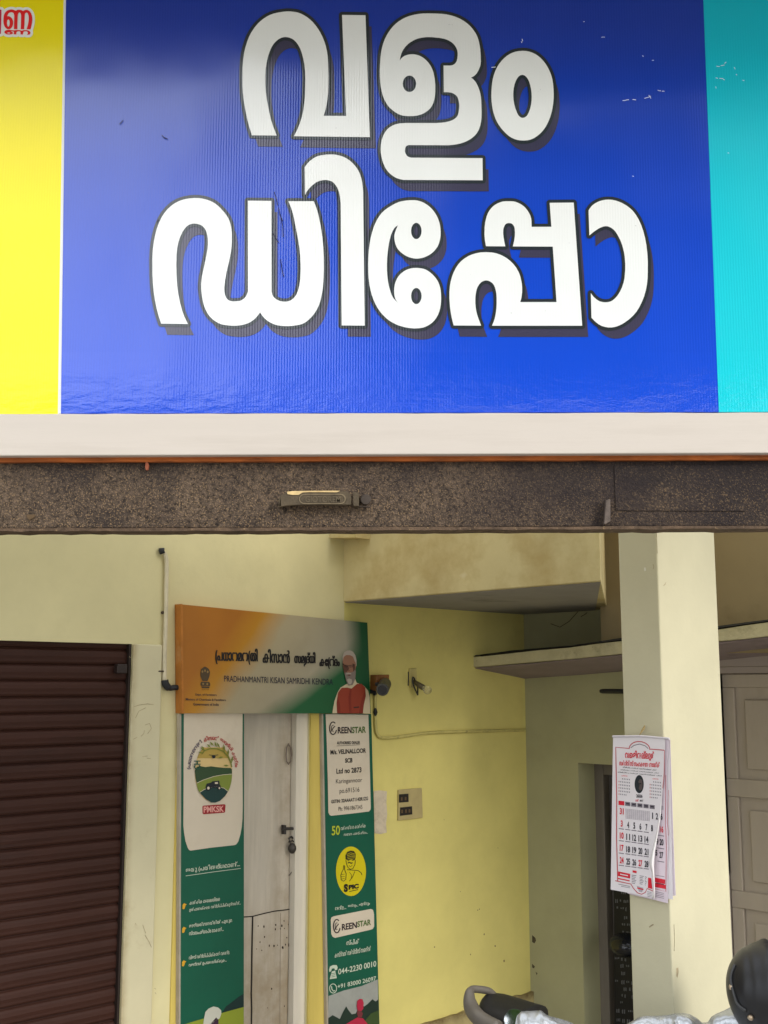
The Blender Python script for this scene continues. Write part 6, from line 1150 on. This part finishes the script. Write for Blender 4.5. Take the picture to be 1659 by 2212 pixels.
# helmet resting on the cover
hx = D7(1656, 456, 3.62)
he = thing('helmet', hx + Vector((0, 0, -.18)), 'matte black open helmet resting on the silver cover', 'helmet')
def hshell(th, ph, r=1.0):
    """th round the head (0 = forehead), ph from the crown down"""
    s, c = math.sin(ph), math.cos(ph)
    x = .121 * r * s * math.sin(th); y = -.144 * r * s * math.cos(th); z_ = .132 * r * c
    if c < 0: z_ *= 1.25; x *= 1 - .10 * c * c; y *= 1 - .05 * c * c
    return Vector((x, y, z_))
HM = Matrix.Rotation(R(-14), 3, 'Z') @ Matrix.Rotation(R(8), 3, 'X')
m_hel = pbr('helmet_black', (0.011, 0.011, 0.013), .42, .15, 10, .08, 120, spec=.5, speck=(.05, .05, .05), speck_scale=90, speck_lo=.70)
def edge_ph(th):            # lower rim: high above the face, low at the nape
    f = .5 + .5 * math.cos(th)
    return R(138) - R(10) * f ** 3
rows = []
for j in range(31):
    row = []
    for i in range(61):
        th = -math.pi + 2 * math.pi * i / 60
        ph = .002 + (edge_ph(th) - .002) * j / 30
        p = hshell(th, ph)
        # moulded ribs running front to back
        ridge = .012 * math.exp(-((p.x) / .016) ** 2) * min(1, .35 + math.sin(ph))
        rib = -.006 * (math.exp(-((abs(p.x) - .055) / .006) ** 2)) * max(0, math.sin(ph * 1.1))
        row.append(hx + HM @ (p * (1 + (ridge + rib) / .13)))
    rows.append(row)
MB().grid(rows).build('shell', m_hel, he, smooth=True)
rows2 = [[hx + HM @ hshell(-math.pi + 2 * math.pi * i / 60, edge_ph(-math.pi + 2 * math.pi * i / 60) * k, .94 if k > .5 else .90) for i in range(61)] for k in (1.0, .7, .35, .02)]
MB().grid(rows2).build('lining', pbr('lining_black', (0.01, 0.01, 0.01), .9, .2), he, smooth=True)
MB().tube([hx + HM @ hshell(-math.pi + 2 * math.pi * i / 60, edge_ph(-math.pi + 2 * math.pi * i / 60), .985) for i in range(61)], .006, 8).build('rim_trim', pbr('trim_black', (0.02, 0.02, 0.02), .5, .1), he, smooth=True)
def on_shell(px_, py_):
    """point of the shell nearest to a line of sight, on the visible side"""
    d_ = ray(*z7(px_, py_)).normalized()
    return min((hx + HM @ hshell(R(a), R(b), 1.02) for a in range(-180, 180, 3) for b in range(8, 118, 3)), key=lambda q: (q - CAM - d_ * (q - CAM).dot(d_)).length + .12 * (q - CAM).length)
rv = MB()
for px_, py_ in ((1468, 447), (1567, 607)):
    best = on_shell(px_, py_)
    nrm = (best - hx).normalized()
    rv.tube([best - nrm * .004, best + nrm * .003, best + nrm * .006], [.0085, .008, .004], 14)
rv.build('rivet', pbr('rivet_metal', L(196, 176, 150), .35, .1, metal=.7), he, smooth=True)
# side strap moulding
MB().tube(smooth_path([on_shell(*q) for q in [(1478, 330), (1466, 390), (1468, 440), (1482, 500), (1505, 540), (1545, 575)]], 5), .0045, 8).build('moulding', pbr('mould_grey', (0.05, 0.05, 0.052), .4, .1), he, smooth=True)

# ---------------------------------------------------------------- trees added unseen behind the viewer to shape the sign reflections
m_leaf = pbr('tree_leaf', (0.055, 0.11, 0.025), .55, .5, 1.3, 0, spec=.3)
m_bark = pbr('tree_bark', (0.12, 0.085, 0.055), .9, .3, 6, .6, 20)
def tree(loc, h, crowns, n, label, seed):
    r = random.Random(seed)
    t = thing('added_reflection_tree', loc, label, 'tree', 'trees added for reflections')
    b = Vector(loc)
    top = Vector(crowns[0][0])
    tr = MB().tube([b, b + Vector((.1, .05, h * .25)), b.lerp(top, .55) + Vector((.15, 0, 0)), top], [.28, .22, .16, .06], 10)
    for c, rx, rz in crowns[1:]:
        tr.tube([b.lerp(top, .45), b.lerp(top, .6).lerp(Vector(c), .5) + Vector((0, 0, .3)), Vector(c)], [.12, .08, .03], 7)
    tr.build('trunk', m_bark, t, smooth=True)
    mb = MB()
    vol = sum(rx * rx * rz for c, rx, rz in crowns)
    for c, rx, rz in crowns:
        for _ in range(int(n * rx * rx * rz / vol)):
            while True:
                q = Vector((r.uniform(-1, 1), r.uniform(-1, 1), r.uniform(-1, 1)))
                if .25 < q.length < 1 and noise.noise(q * 2.2 + Vector(c)) > -.22: break
            p = Vector(c) + Vector((q.x * rx, q.y * rx, q.z * rz))
            a = Vector((r.gauss(0, 1), r.gauss(0, 1), r.gauss(0, 1))).normalized(); u_ = a.orthogonal().normalized(); v_ = a.cross(u_)
            s = r.uniform(.14, .30)
            mb.add([p - u_ * s, p - v_ * s * .45, p + u_ * s, p + v_ * s * .45], [(0, 1, 2, 3)])
    mb.build('crown', m_leaf, t)
tree((3.0, -10, 0), 9, [((3.2, -10, 8.0), 3.2, 4.2), ((0.8, -10.2, 8.6), 2.3, 3.6), ((5.8, -10.5, 9.0), 2.6, 3.4)], 16000, 'tall dense tree added behind the viewer for dark reflections', 1)
tree((-2.6, -12, 0), 5, [((-2.6, -12, 4.0), 3.0, 2.3), ((-6.0, -12, 3.6), 2.4, 2.2)], 9000, 'low bushy tree added behind the viewer for reflections', 4)
